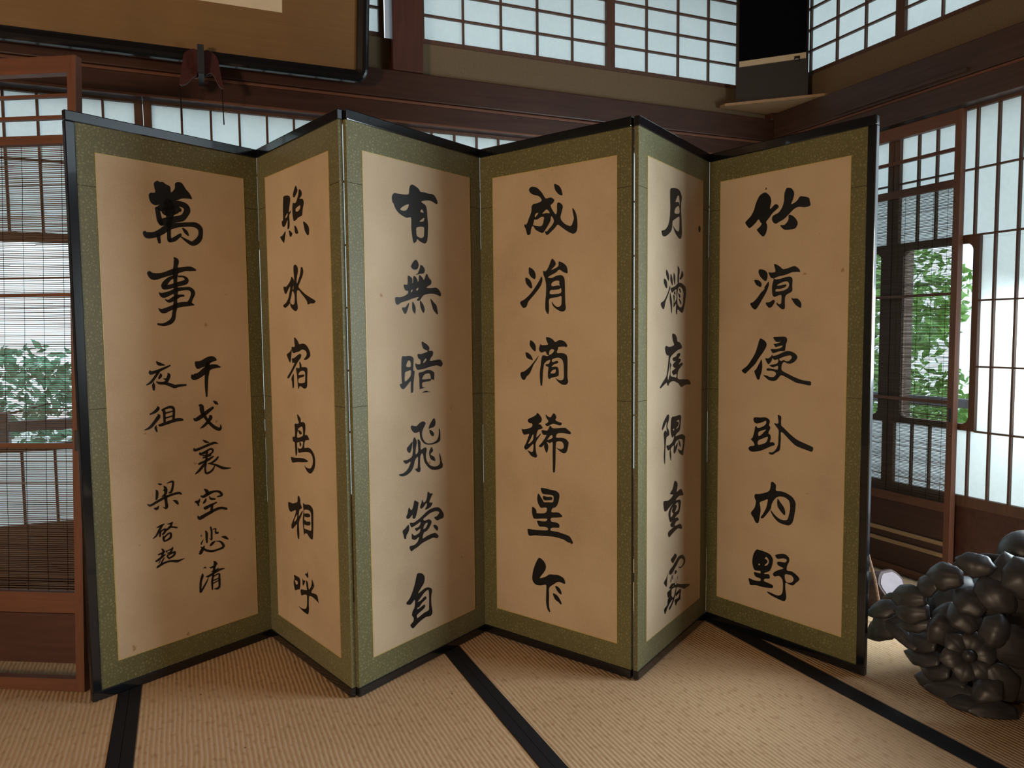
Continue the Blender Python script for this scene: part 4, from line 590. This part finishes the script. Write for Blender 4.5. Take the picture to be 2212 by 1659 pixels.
for i, (ka, kb) in enumerate(PANELS):
    a, b = Vector((*PTS[ka], 0)), Vector((*PTS[kb], 0)); d = b-a; Wd = d.length
    Mw = Matrix.Translation(a) @ Matrix.Rotation(math.atan2(d.y, d.x), 4, 'Z')
    I = Matrix.Identity(4)
    e0 = 0.027 if i == 0 else 0.0; e1 = 0.027 if i == 5 else 0.0
    lo = 0.0022
    x0, x1 = e0, Wd-e1
    # shave the inner corner at the valleys so neighbouring boards only touch
    pan = MB().box(x0 + (0.0004 if i % 2 == 0 else 0.0004), x1-0.0004, 0.0, ST, RAIL, SH-RAIL).build('brocade_panel', M['brocade'], screen, INV @ Mw)
    # black lacquer rails (rounded lip) top and bottom, stiles at the outer ends
    for z0, z1 in ((lo, RAIL), (SH-RAIL, SH)):
        MB().box(0.0004, Wd-0.0004, -0.0035, ST+0.003, z0, z1, bev=0.0028).build('lacquer_rail', M['lacquer'], pan, I)
    if e0: MB().box(0.0, e0, -0.003, ST+0.003, RAIL, SH-RAIL, bev=0.0025).build('lacquer_stile', M['lacquer'], pan, I)
    if e1: MB().box(Wd-e1, Wd, -0.003, ST+0.003, RAIL, SH-RAIL, bev=0.0025).build('lacquer_stile', M['lacquer'], pan, I)
    u0, u1 = PAPER[i]; z0, z1 = 0.104, 1.612
    MB().box(u0, u1, -0.0010, 0.0, z0, z1).build('calligraphy_paper', M['silk'], pan, I)
    gf = MB(); f = 0.0022
    for q in ((u0-f, u0, z0-f, z1+f), (u1, u1+f, z0-f, z1+f), (u0, u1, z0-f, z0), (u0, u1, z1, z1+f)): gf.box(q[0], q[1], -0.0014, 0.0, q[2], q[3])
    gf.build('gilt_edging', M['gold'], pan, I)
    # joint lines of the brocade strips
    sm = MB()
    for zz in (1.515, 0.87):
        sm.box(x0+0.001, u0-f, -0.0004, 0.0, zz, zz+0.0012); sm.box(u1+f, x1-0.001, -0.0004, 0.0, zz, zz+0.0012)
    sm.build('brocade_seam', M['cord'], pan, I)
    for parts in CH[i]:
        ink_mesh(parts, -0.0011).build('brush_character', M['ink'], pan, I)

# ================================================================ REED DOORS (summer sliding doors with reed blinds)
def reed_blind(x0, x1, z0, z1, y, seed, pitch=0.0058):
    rnd = random.Random(seed); mb = MB(); z = z0+0.003
    while z < z1-0.002:
        h = rnd.uniform(0.0017, 0.0029); yy = y+rnd.uniform(-0.0006, 0.0006); segs = rnd.choice((1, 1, 2)); xs = sorted([x0]+[rnd.uniform(x0, x1) for _ in range(segs-1)]+[x1])
        tilt = rnd.uniform(-0.0008, 0.0008)
        for p, q in zip(xs, xs[1:]):
            hh = h*rnd.uniform(0.8, 1.25); dz = rnd.uniform(-0.0006, 0.0006)
            vs = []
            for xx, t in ((p, tilt), (q, -tilt)):
                for ya, zb in ((-0.0012, 0), (0.0012, 0), (0.0012, hh), (-0.0012, hh)):
                    vs.append(mb.bm.verts.new((xx, yy+ya, z+dz+t+zb)))
            for k in range(4): mb.bm.faces.new((vs[k], vs[(k+1) % 4], vs[4+(k+1) % 4], vs[4+k]))
        z += pitch*rnd.uniform(0.86, 1.14)
    return mb
def reed_door(F, label, w, H, top_rail, bars, rail, thin, sud0, low, seed, battens=(), pull_x=None, pull_z=None, slots=(), mirror=False):
    """front face at y=0, thickness 0.03 backwards; x from -w to 0 (the visible edge at x=0)"""
    root = empty('reed_door', F); I = Matrix.Identity(4); D = 0.030; st = 0.028
    MB().box(-st, 0, 0, D, 0.002, H, bev=0.002).build('stile', M['reed_frame'], root, I)
    MB().box(-w, -w+st, 0, D, 0.002, H, bev=0.002).build('stile', M['reed_frame'], root, I)
    xi0, xi1 = -w+st, -st
    MB().box(xi0, xi1, 0.001, D-0.001, top_rail, H-0.001).build('top_rail', M['reed_rail'], root, I)
    for a, b in bars: MB().box(xi0, xi1, 0.004, 0.018, a, b).build('cross_bar', M['reed_rail'], root, I)
    MB().box(xi0, xi1, 0.002, D-0.002, rail[0], rail[1]).build('middle_rail', M['reed_rail'], root, I)
    for a, b in thin: MB().box(xi0, xi1, 0.003, 0.012, a, b).build('cross_bar', M['reed_rail'], root, I)
    bl = reed_blind(xi0-0.004, xi1+0.004, sud0, rail[0]+0.004, 0.018, seed).build('reed_blind', M['reed'], root, I)
    n = 20
    for k in range(1, int(w/0.047)):
        pass
    for x in ([-0.06, -0.125, -0.19, -0.255] + [-0.32-0.09*j for j in range(int((w-0.36)/0.09)+1)]):
        rnd = random.Random(int(x*1000)); 
        MB().tube([(x+rnd.uniform(-0.0015, 0.0015), 0.0160, sud0+(rail[0]-sud0)*j/12) for j in range(13)], 0.0007, 5).build('blind_thread', M['cord'], bl, I)
    for a, b in low: MB().box(xi0, xi1, 0.001, D-0.001, a, b, bev=0.001).build('low_rail', M['reed_rail'], root, I)
    for a, b in slots: MB().box(xi0, xi1, 0.010, 0.018, a, b).build('low_board', M['board'], root, I)
    for a, b in battens: MB().box(xi0, xi1, 0.0, 0.010, a, b, bev=0.001).build('batten', M['pale_wood'], root, I)
    if pull_z: MB().box(-st+0.008, -0.008, -0.0012, 0.002, pull_z[0], pull_z[1], bev=0.0008).build('finger_pull', M['iron'], root, I)
    tag(root, label, 'sliding door', 'reed blind doors')
    return root
def reed_mat():
    t = NT('reed_slats'); v = t.coords((3, 40, 300)); g = t.noise(v, 2.0, 3)
    c = t.ramp(g, [(0.3, (0.055, 0.032, 0.022)), (0.7, (0.15, 0.095, 0.065))])
    return t.bsdf(c, 0.6, None, 0.3)
M['reed'] = reed_mat()
# left door: stands on the mat, leaning 2.9 degrees back with its far end against the back beam
ang = math.atan2(-0.09469515, 0.99550632)
FL = Matrix.Translation((-1.3115, 2.1925, 0)) @ Matrix.Rotation(ang, 4, 'Z') @ Matrix.Rotation(rad(-2.9), 4, 'X')
reed_door(FL, 'dark reed blind door leaning at the left end of the screen, its foot on the tatami', 0.93, 1.931, 1.879,
          [(1.809, 1.818), (1.743, 1.754)], (1.668, 1.694), [(1.207, 1.218), (0.747, 0.761)], 0.305, [(0.242, 0.305), (0.002, 0.040)], 21,
          slots=[(0.085, 0.237)], pull_z=(0.738, 0.801))
# right door: in the tracks of the right wall
FRt = M_R @ Matrix.Translation((2.866, 2.018, 0)) @ Matrix.Rotation(rad(-90), 4, 'Z') 
reed_door(FRt, 'brown reed blind door with two pale battens low down, standing against the right wall', 0.93, 1.957, 1.905,
          [(1.797, 1.811)], (1.652, 1.684), [(1.219, 1.231), (0.774, 0.788)], 0.350, [(0.323, 0.360), (0.002, 0.035)], 33,
          slots=[(0.035, 0.323)], battens=[(0.179, 0.196), (0.130, 0.147)], pull_z=(0.701, 0.759))
# ================================================================ HANGING PLAQUE (framed calligraphy tilted forward above the left doors)
I4 = Matrix.Identity(4)
FP = M_B @ Matrix.Translation((-2.122, -0.085, 2.072)) @ Matrix.Rotation(rad(11.5), 4, 'X')
plq = empty('framed_plaque', FP)
tag(plq, 'large black-framed plaque with gold-brown mount hung tilted over the back beam', 'framed plaque')
PWD, PHT, FRW = 1.95, 0.78, 0.048
def frame_ring(mb, x0, x1, z0, z1, wd, r, prof):
    """closed moulding around a rounded rectangle: prof = list of (inset, y)"""
    loops = []
    for ins, y in prof:
        pts = rounded_rect(x0+ins, x1-ins, z0+ins, z1-ins, max(0.006, r-ins), 6)
        loops.append([mb.bm.verts.new((p[0], y, p[1])) for p in pts])
    n = len(loops[0])
    for a, b in zip(loops, loops[1:]+loops[:1]):
        for k in range(n): mb.bm.faces.new((a[k], a[(k+1) % n], b[(k+1) % n], b[k]))
mb = MB(); frame_ring(mb, -PWD, 0, 0, PHT, FRW, 0.052, [(0.0, 0.030), (0.0, 0.006), (0.005, -0.004), (0.014, -0.008), (0.026, -0.007), (0.036, 0.0), (0.042, 0.004), (FRW, 0.006), (FRW, 0.016), (0.01, 0.030)])
mb.build('lacquer_frame', M['lacquer'], plq, I4)
MB().box(-PWD+0.04, -0.04, 0.0125, 0.022, 0.04, PHT-0.04).build('cloth_mount', M['plaque_cloth'], plq, I4)
MB().box(-1.62, -0.325, 0.0105, 0.0125, 0.215, 0.62).build('mounted_paper', M['cream'], plq, I4)
# iron hook and maroon pad under the plaque, with two hanging cords
hk = empty('plaque_hook', M_B @ Matrix.Translation((-2.735, -0.03, 2.03)))
tag(hk, 'iron hook with maroon cloth pad and two hanging cords under the plaque', 'hook')
mb = MB(); mb.box(-0.011, 0.011, -0.115, -0.105, -0.005, 0.092, bev=0.002); mb.box(-0.010, 0.010, -0.112, 0.028, -0.012, -0.002, bev=0.002)
mb.build('hook_bracket', M['iron'], hk, I4)
def cloth_flap(pts, y0, y1, name):
    q = crom(pts, True, 3); mb = MB(); n = len(q)
    cx, cz = sum(p[0] for p in q)/n, sum(p[1] for p in q)/n
    lo, hi = [], []
    for p in q:
        t = (p[1]-cz)*0.18
        lo.append(mb.bm.verts.new((p[0], y0+t, p[1]))); hi.append(mb.bm.verts.new((p[0], y1+t, p[1])))
    tris = tessellate_polygon([[Vector((p[0], p[1], 0)) for p in q]])
    for t in tris:
        for L in (lo, hi):
            try: mb.bm.faces.new([L[k] for k in t])
            except ValueError: pass
    for k in range(n): mb.bm.faces.new((lo[k], lo[(k+1) % n], hi[(k+1) % n], hi[k]))
    return mb.build(name, M['maroon'], hk, I4)
cloth_flap([(-0.050, 0.072), (-0.012, 0.085), (-0.012, 0.0), (-0.030, -0.022), (-0.052, -0.047), (-0.073, -0.050), (-0.066, 0.0), (-0.060, 0.045)], -0.086, -0.074, 'cloth_pad')
cloth_flap([(0.012, 0.085), (0.048, 0.076), (0.060, 0.045), (0.066, 0.0), (0.072, -0.046), (0.058, -0.040), (0.036, 0.004), (0.012, 0.0)], -0.086, -0.074, 'cloth_pad')
cloth_flap([(-0.04, 0.045), (0.04, 0.045), (0.036, 0.004), (0.0, -0.008), (-0.034, -0.016)], -0.072, -0.062, 'cloth_pad')
for sx, zt in ((-0.072, -0.044), (0.070, -0.040)):
    MB().tube([(sx, -0.066, zt+0.012), (sx, -0.060, zt-0.03), (sx+0.001, -0.056, zt-0.08), (sx+0.002, -0.056, -0.168)], [0.0022, 0.0022, 0.0020, 0.0026], 6).build('hanging_cord', M['cord'], hk, I4)

# ================================================================ LOUDSPEAKER on a corner shelf
mb = MB(); mb.prism([(2.515, 3.012), (2.852, 2.700), (2.872, 2.700), (2.872, 2.995), (2.815, 3.012), (2.815, 3.050), (2.515, 3.050)], 2.1985, 2.2115, 'z')
o = mb.build('corner_shelf', M['pale_wood'], None, M_R); tag(o, 'thin wooden corner shelf under the black loudspeaker, resting on both beams', 'shelf')
FS = Matrix.Translation((1.13368651, 3.79559853, 2.2121)) @ Matrix.Rotation(rad(-22.6717), 4, 'Z')
spk = empty('loudspeaker', FS); tag(spk, 'black grille loudspeaker with a cream strip on the corner shelf above the beams', 'loudspeaker')
SW, SHH = 0.3334, 0.63
mb = MB(); mb.prism([(0, 0.012), (SW, 0.012), (SW-0.075, 0.115), (0.075, 0.115)], 0.0, SHH, 'z'); mb.build('cabinet', M['box_grey'], spk, I4)
mb = MB(); mb.prism([(0.0, 0.0), (0.012, 0.0), (0.012, 0.178), (0.0, 0.178)], 0.0, SW, 'x')
mb.build('lower_front', M['box_grey'], spk, I4)
MB().box(0.012, SW-0.010, -0.008, 0.012, 0.206, SHH-0.01, bev=0.004).build('grille', M['dark_cloth'], spk, I4)
stp = MB().box(0.014, SW-0.011, -0.006, 0.012, 0.1785, 0.2055, bev=0.001).build('trim_strip', M['cream'], spk, I4)
bdg = MB().box(0.2695, 0.2955, -0.0085, -0.0058, 0.168, 0.1925, bev=0.0006).build('badge', M['badge'], stp, I4)
mk = MB(); mk.tube([(0.2735, -0.0090, 0.1745), (0.2775, -0.0090, 0.1780), (0.2815, -0.0090, 0.1788), (0.2850, -0.0090, 0.1770), (0.2905, -0.0090, 0.1772)], [0.0010, 0.0014, 0.0016, 0.0013, 0.0008], 6)
mk.build('badge_mark', M['badge_mark'], stp, I4)

# ================================================================ CARVED LEAF ORNAMENT
LEAVES = [(1.207, 2.265, 0.224, 1.122, 2.317, 0.175, 0.049, 0.35, 0.5), (1.209, 2.259, 0.183, 1.128, 2.334, 0.092, 0.066, 0.3, 0.6), (1.198, 2.273, 0.178, 1.142, 2.321, 0.137, 0.057, 0.3, 0.6), (1.235, 2.179, 0.276, 1.178, 2.286, 0.243, 0.064, 0.45, 0.6), (1.199, 2.261, 0.258, 1.167, 2.299, 0.236, 0.017, 0.2, 0.3), (1.208, 2.217, 0.287, 1.187, 2.242, 0.247, 0.028, 0.2, 0.3), (1.305, 2.116, 0.361, 1.242, 2.21, 0.331, 0.069, 0.5, 0.6), (1.291, 2.155, 0.326, 1.29, 2.161, 0.388, 0.06, 0.3, 0.5), (1.346, 2.113, 0.431, 1.319, 2.092, 0.367, 0.084, 0.25, 0.4), (1.432, 2.12, 0.414, 1.337, 2.221, 0.369, 0.033, 0.35, 0.4), (1.478, 2.138, 0.395, 1.376, 2.163, 0.402, 0.028, 0.3, 0.4), (1.42, 2.011, 0.285, 1.406, 2.082, 0.447, 0.116, 0.35, 0.7), (1.362, 2.011, 0.286, 1.338, 2.081, 0.381, 0.09, 0.35, 0.6), (1.431, 1.985, 0.347, 1.409, 2.051, 0.443, 0.103, 0.3, 0.6), (1.24, 2.169, 0.237, 1.175, 2.255, 0.21, 0.064, 0.45, 0.6), (1.243, 2.161, 0.207, 1.182, 2.243, 0.175, 0.05, 0.4, 0.6), (1.205, 2.21, 0.13, 1.168, 2.31, 0.181, 0.042, 0.2, 0.5), (1.223, 2.183, 0.12, 1.193, 2.277, 0.161, 0.048, 0.2, 0.5), (1.275, 2.072, 0.2, 1.235, 2.173, 0.21, 0.088, 0.9, 0.9), (1.293, 2.086, 0.244, 1.243, 2.164, 0.244, 0.067, 0.6, 0.7), (1.324, 2.033, 0.291, 1.286, 2.124, 0.326, 0.078, 0.4, 0.6), (1.299, 2.032, 0.238, 1.273, 2.122, 0.285, 0.074, 0.5, 0.6), (1.257, 2.132, 0.106, 1.205, 2.24, 0.089, 0.058, 0.25, 0.6), (1.25, 2.146, 0.143, 1.209, 2.255, 0.126, 0.055, 0.3, 0.6), (1.271, 2.108, 0.082, 1.233, 2.199, 0.058, 0.06, 0.3, 0.6), (1.294, 2.067, 0.049, 1.222, 2.211, 0.023, 0.077, 0.25, 0.6), (1.316, 2.027, 0.032, 1.222, 2.158, 0.014, 0.068, 0.25, 0.6), (1.346, 1.992, 0.017, 1.239, 2.073, 0.014, 0.059, 0.25, 0.5), (1.392, 1.984, 0.014, 1.268, 2.012, 0.014, 0.057, 0.25, 0.5), (1.286, 2.003, 0.105, 1.307, 1.937, 0.087, 0.079, 0.3, 0.6), (1.31, 1.983, 0.154, 1.365, 1.965, 0.057, 0.078, 0.3, 0.6), (1.335, 1.969, 0.264, 1.409, 1.961, 0.15, 0.09, 0.3, 0.6), (1.373, 1.983, 0.166, 1.423, 1.975, 0.052, 0.085, 0.3, 0.5), (1.287, 1.993, 0.267, 1.353, 1.958, 0.242, 0.078, 0.5, 0.6), (1.252, 2.158, 0.328, 1.227, 2.225, 0.284, 0.055, 0.3, 0.5)]
OB = Vector((1.45, 2.15, 0)); orn = empty('carved_ornament', Matrix.Translation(OB))
tag(orn, 'large dark carved ornament of curling leaves and a flower standing on the tatami', 'carving')
def leaf_mesh(B, T, w, bow, cup, toward, seed, th=0.009, lobes=True):
    rnd = random.Random(seed); B, T = Vector(B)-OB, Vector(T)-OB; ax = T-B; L = ax.length; ax.normalize()
    nrm = (toward - ax*toward.dot(ax)).normalized(); side = ax.cross(nrm); mb = MB(); NU, NV = 14, 9; front, back = [], []
    for i in range(NU+1):
        t = i/NU; prof = ((0.45+0.55*min(1, t/0.4)**0.7)*(1-max(0, (t-0.4)/0.6)**2.2)) if t < 1 else 0.02
        prof = max(prof, 0.03)*(1+(0.05*math.sin(t*17+seed) if lobes else 0))
        c = B + ax*(L*t) + nrm*(bow*w*0.55*math.sin(math.pi*t*0.95) - 0.30*bow*w*t*t)
        f, b = [], []
        for j in range(NV+1):
            s = j/NV*2-1; x = s*w*0.5*prof
            h = -cup*w*0.30*s*s*prof + 0.030*w*abs(math.sin(s*5.5))*prof*(1-t*0.6) - 0.05*w*math.exp(-(s/0.10)**2)*prof
            p = c + side*x + nrm*h
            if p.z < 0.003: p.z = 0.003
            f.append(mb.bm.verts.new(p)); q = p - nrm*th*(0.35+0.65*(1-abs(s)**3))
            if q.z < 0.002: q.z = 0.002
            b.append(mb.bm.verts.new(q))
        front.append(f); back.append(b)
    for i in range(NU):
        for j in range(NV):
            mb.bm.faces.new((front[i][j], front[i][j+1], front[i+1][j+1], front[i+1][j])); mb.bm.faces.new((back[i][j], back[i+1][j], back[i+1][j+1], back[i][j+1]))
    for i in range(NU):
        for j in (0, NV): mb.bm.faces.new((front[i][j], front[i+1][j], back[i+1][j], back[i][j]))
    for i in (0, NU):
        for j in range(NV): mb.bm.faces.new((front[i][j], front[i][j+1], back[i][j+1], back[i][j]))
    return mb
# carved body the leaves grow from
bodyb = MB()
for c, r in (((1.58, 2.24, 0.17), (0.22, 0.17, 0.20)), ((1.40, 2.27, 0.17), (0.13, 0.10, 0.14)), ((1.84, 2.20, 0.20), (0.26, 0.20, 0.24)), ((1.46, 2.15, 0.06), (0.13, 0.10, 0.10)), ((1.33, 2.30, 0.20), (0.09, 0.06, 0.07)),
             ((1.54, 2.19, 0.40), (0.075, 0.07, 0.075)), ((1.60, 2.20, 0.33), (0.12, 0.10, 0.11)), ((1.72, 1.98, 0.34), (0.20, 0.24, 0.38)), ((1.80, 1.68, 0.36), (0.20, 0.26, 0.38)), ((1.88, 1.38, 0.28), (0.20, 0.24, 0.32))):  # unseen tall masses at the near end are shaped to shade the floor
    bodyb.ball(Vector(c)-OB, r, u=24, v=16)
for v in bodyb.bm.verts:
    if v.co.z < 0.002: v.co.z = 0.002
bodyb.build('carved_body', M['carving'], orn, I4, smooth=True)
camdir = (Vector((0, 0, 1.08)) - Vector((1.4, 2.15, 0.2))).normalized()
for k, q in enumerate(LEAVES):
    rr = random.Random(k*7+1); tw = (camdir + Vector((rr.uniform(-.25, .25), rr.uniform(-.25, .25), rr.uniform(0.1, .55)))).normalized()
    leaf_mesh(q[0:3], q[3:6], q[6]*1.25, q[7], q[8], tw, k).build('carved_leaf', M['carving'], orn, I4, smooth=True)
# further leaves on the side and crown of the body
rr = random.Random(5)
for k in range(26):
    a = rr.uniform(-2.6, 0.35); e = rr.uniform(0.05, 1.2)
    c = Vector((1.80, 2.16, 0.16)); R = Vector((0.27, 0.24, 0.25)); dirv = Vector((math.cos(a)*math.cos(e), math.sin(a)*math.cos(e), math.sin(e)))
    p = c + Vector((dirv.x*R.x, dirv.y*R.y, dirv.z*R.z)); t = Vector((rr.gauss(0, 1), rr.gauss(0, 1), rr.gauss(-0.3, 0.6))); t = (t - dirv*t.dot(dirv)).normalized()
    leaf_mesh(p - t*0.05, p + t*rr.uniform(0.05, 0.09) + dirv*0.02, rr.uniform(0.06, 0.10), 0.4, 0.6, dirv, 100+k).build('carved_leaf', M['carving'], orn, I4, smooth=True)
# flower: a button and six petals facing the room
fc = Vector((1.262, 2.005, 0.168)) + Vector((0.012, 0.02, -0.004)); fn = (camdir + Vector((0.1, 0, 0.1))).normalized(); fu = Vector((0, 0, 1)).cross(fn).normalized(); fv = fn.cross(fu)
MB().ball(fc-OB + fn*0.018, (0.018, 0.018, 0.018)).build('flower_button', M['carving'], orn, I4, smooth=True)
for k in range(6):
    a = k*math.pi/3+0.3; dv = fu*math.cos(a)+fv*math.sin(a)
    leaf_mesh(fc + dv*0.012 + fn*0.004, fc + dv*0.075 + fn*0.006, 0.066, 0.25, 0.35, fn, 60+k, lobes=False).build('flower_petal', M['carving'], orn, I4, smooth=True)

# ================================================================ LOG PIECE with a twig, by the right wall
lg = empty('log_piece', Matrix.Translation((1.405, 2.80, 0))); tag(lg, 'short log piece with pale cut face behind the right edge of the screen', 'log')
axd = Vector((0.35, -0.75, 0.45)).normalized(); R3 = axd.to_track_quat('Z', 'Y').to_matrix().to_4x4()
mb = MB(); n = 22
def ring(z, r): return [(r*(1+0.06*math.sin(3*a)+0.03*math.sin(7*a))*math.cos(a), r*(1+0.06*math.sin(3*a)+0.03*math.sin(7*a))*math.sin(a), z) for a in (2*math.pi*k/n for k in range(n))]
rings = []
for z, r in ((-0.20, 0.05), (-0.16, 0.075), (-0.05, 0.078), (0.03, 0.072), (0.045, 0.066)):
    L = []
    for p in ring(z, r):
        q = R3 @ Vector(p) + Vector((0.02, 0.0, 0.085))
        if q.z < 0.002: q.z = 0.002
        L.append(mb.bm.verts.new(q))
    rings.append(L)
for a, b in zip(rings, rings[1:]):
    for k in range(n): mb.bm.faces.new((a[k], a[(k+1) % n], b[(k+1) % n], b[k]))
mb.bm.faces.new(rings[0]); mb.bm.faces.new(rings[-1])
mb.build('log_body', M['log'], lg, I4, smooth=False)
mb = MB(); mb.bm.faces.new([mb.bm.verts.new(R3 @ Vector(p) + Vector((0.02, 0, 0.085))) for p in ring(0.0475, 0.056)])
lo = [v for v in mb.bm.verts]; mb2 = bmesh.ops.extrude_face_region(mb.bm, geom=list(mb.bm.faces))
for v in mb2['geom']:
    if isinstance(v, bmesh.types.BMVert): v.co -= axd*0.004
mb.build('cut_face', M['log_face'], lg, I4)
tg = MB().tube([(1.352, 2.66, 0.004), (1.350, 2.685, 0.08), (1.347, 2.71, 0.15), (1.338, 2.745, 0.235), (1.33, 2.775, 0.30)], [0.006, 0.0055, 0.006, 0.0045, 0.003], 8).build('twig', M['twig'], None, I4)
tag(tg, 'thin reddish twig leaning up against the log piece beside the screen', 'twig')
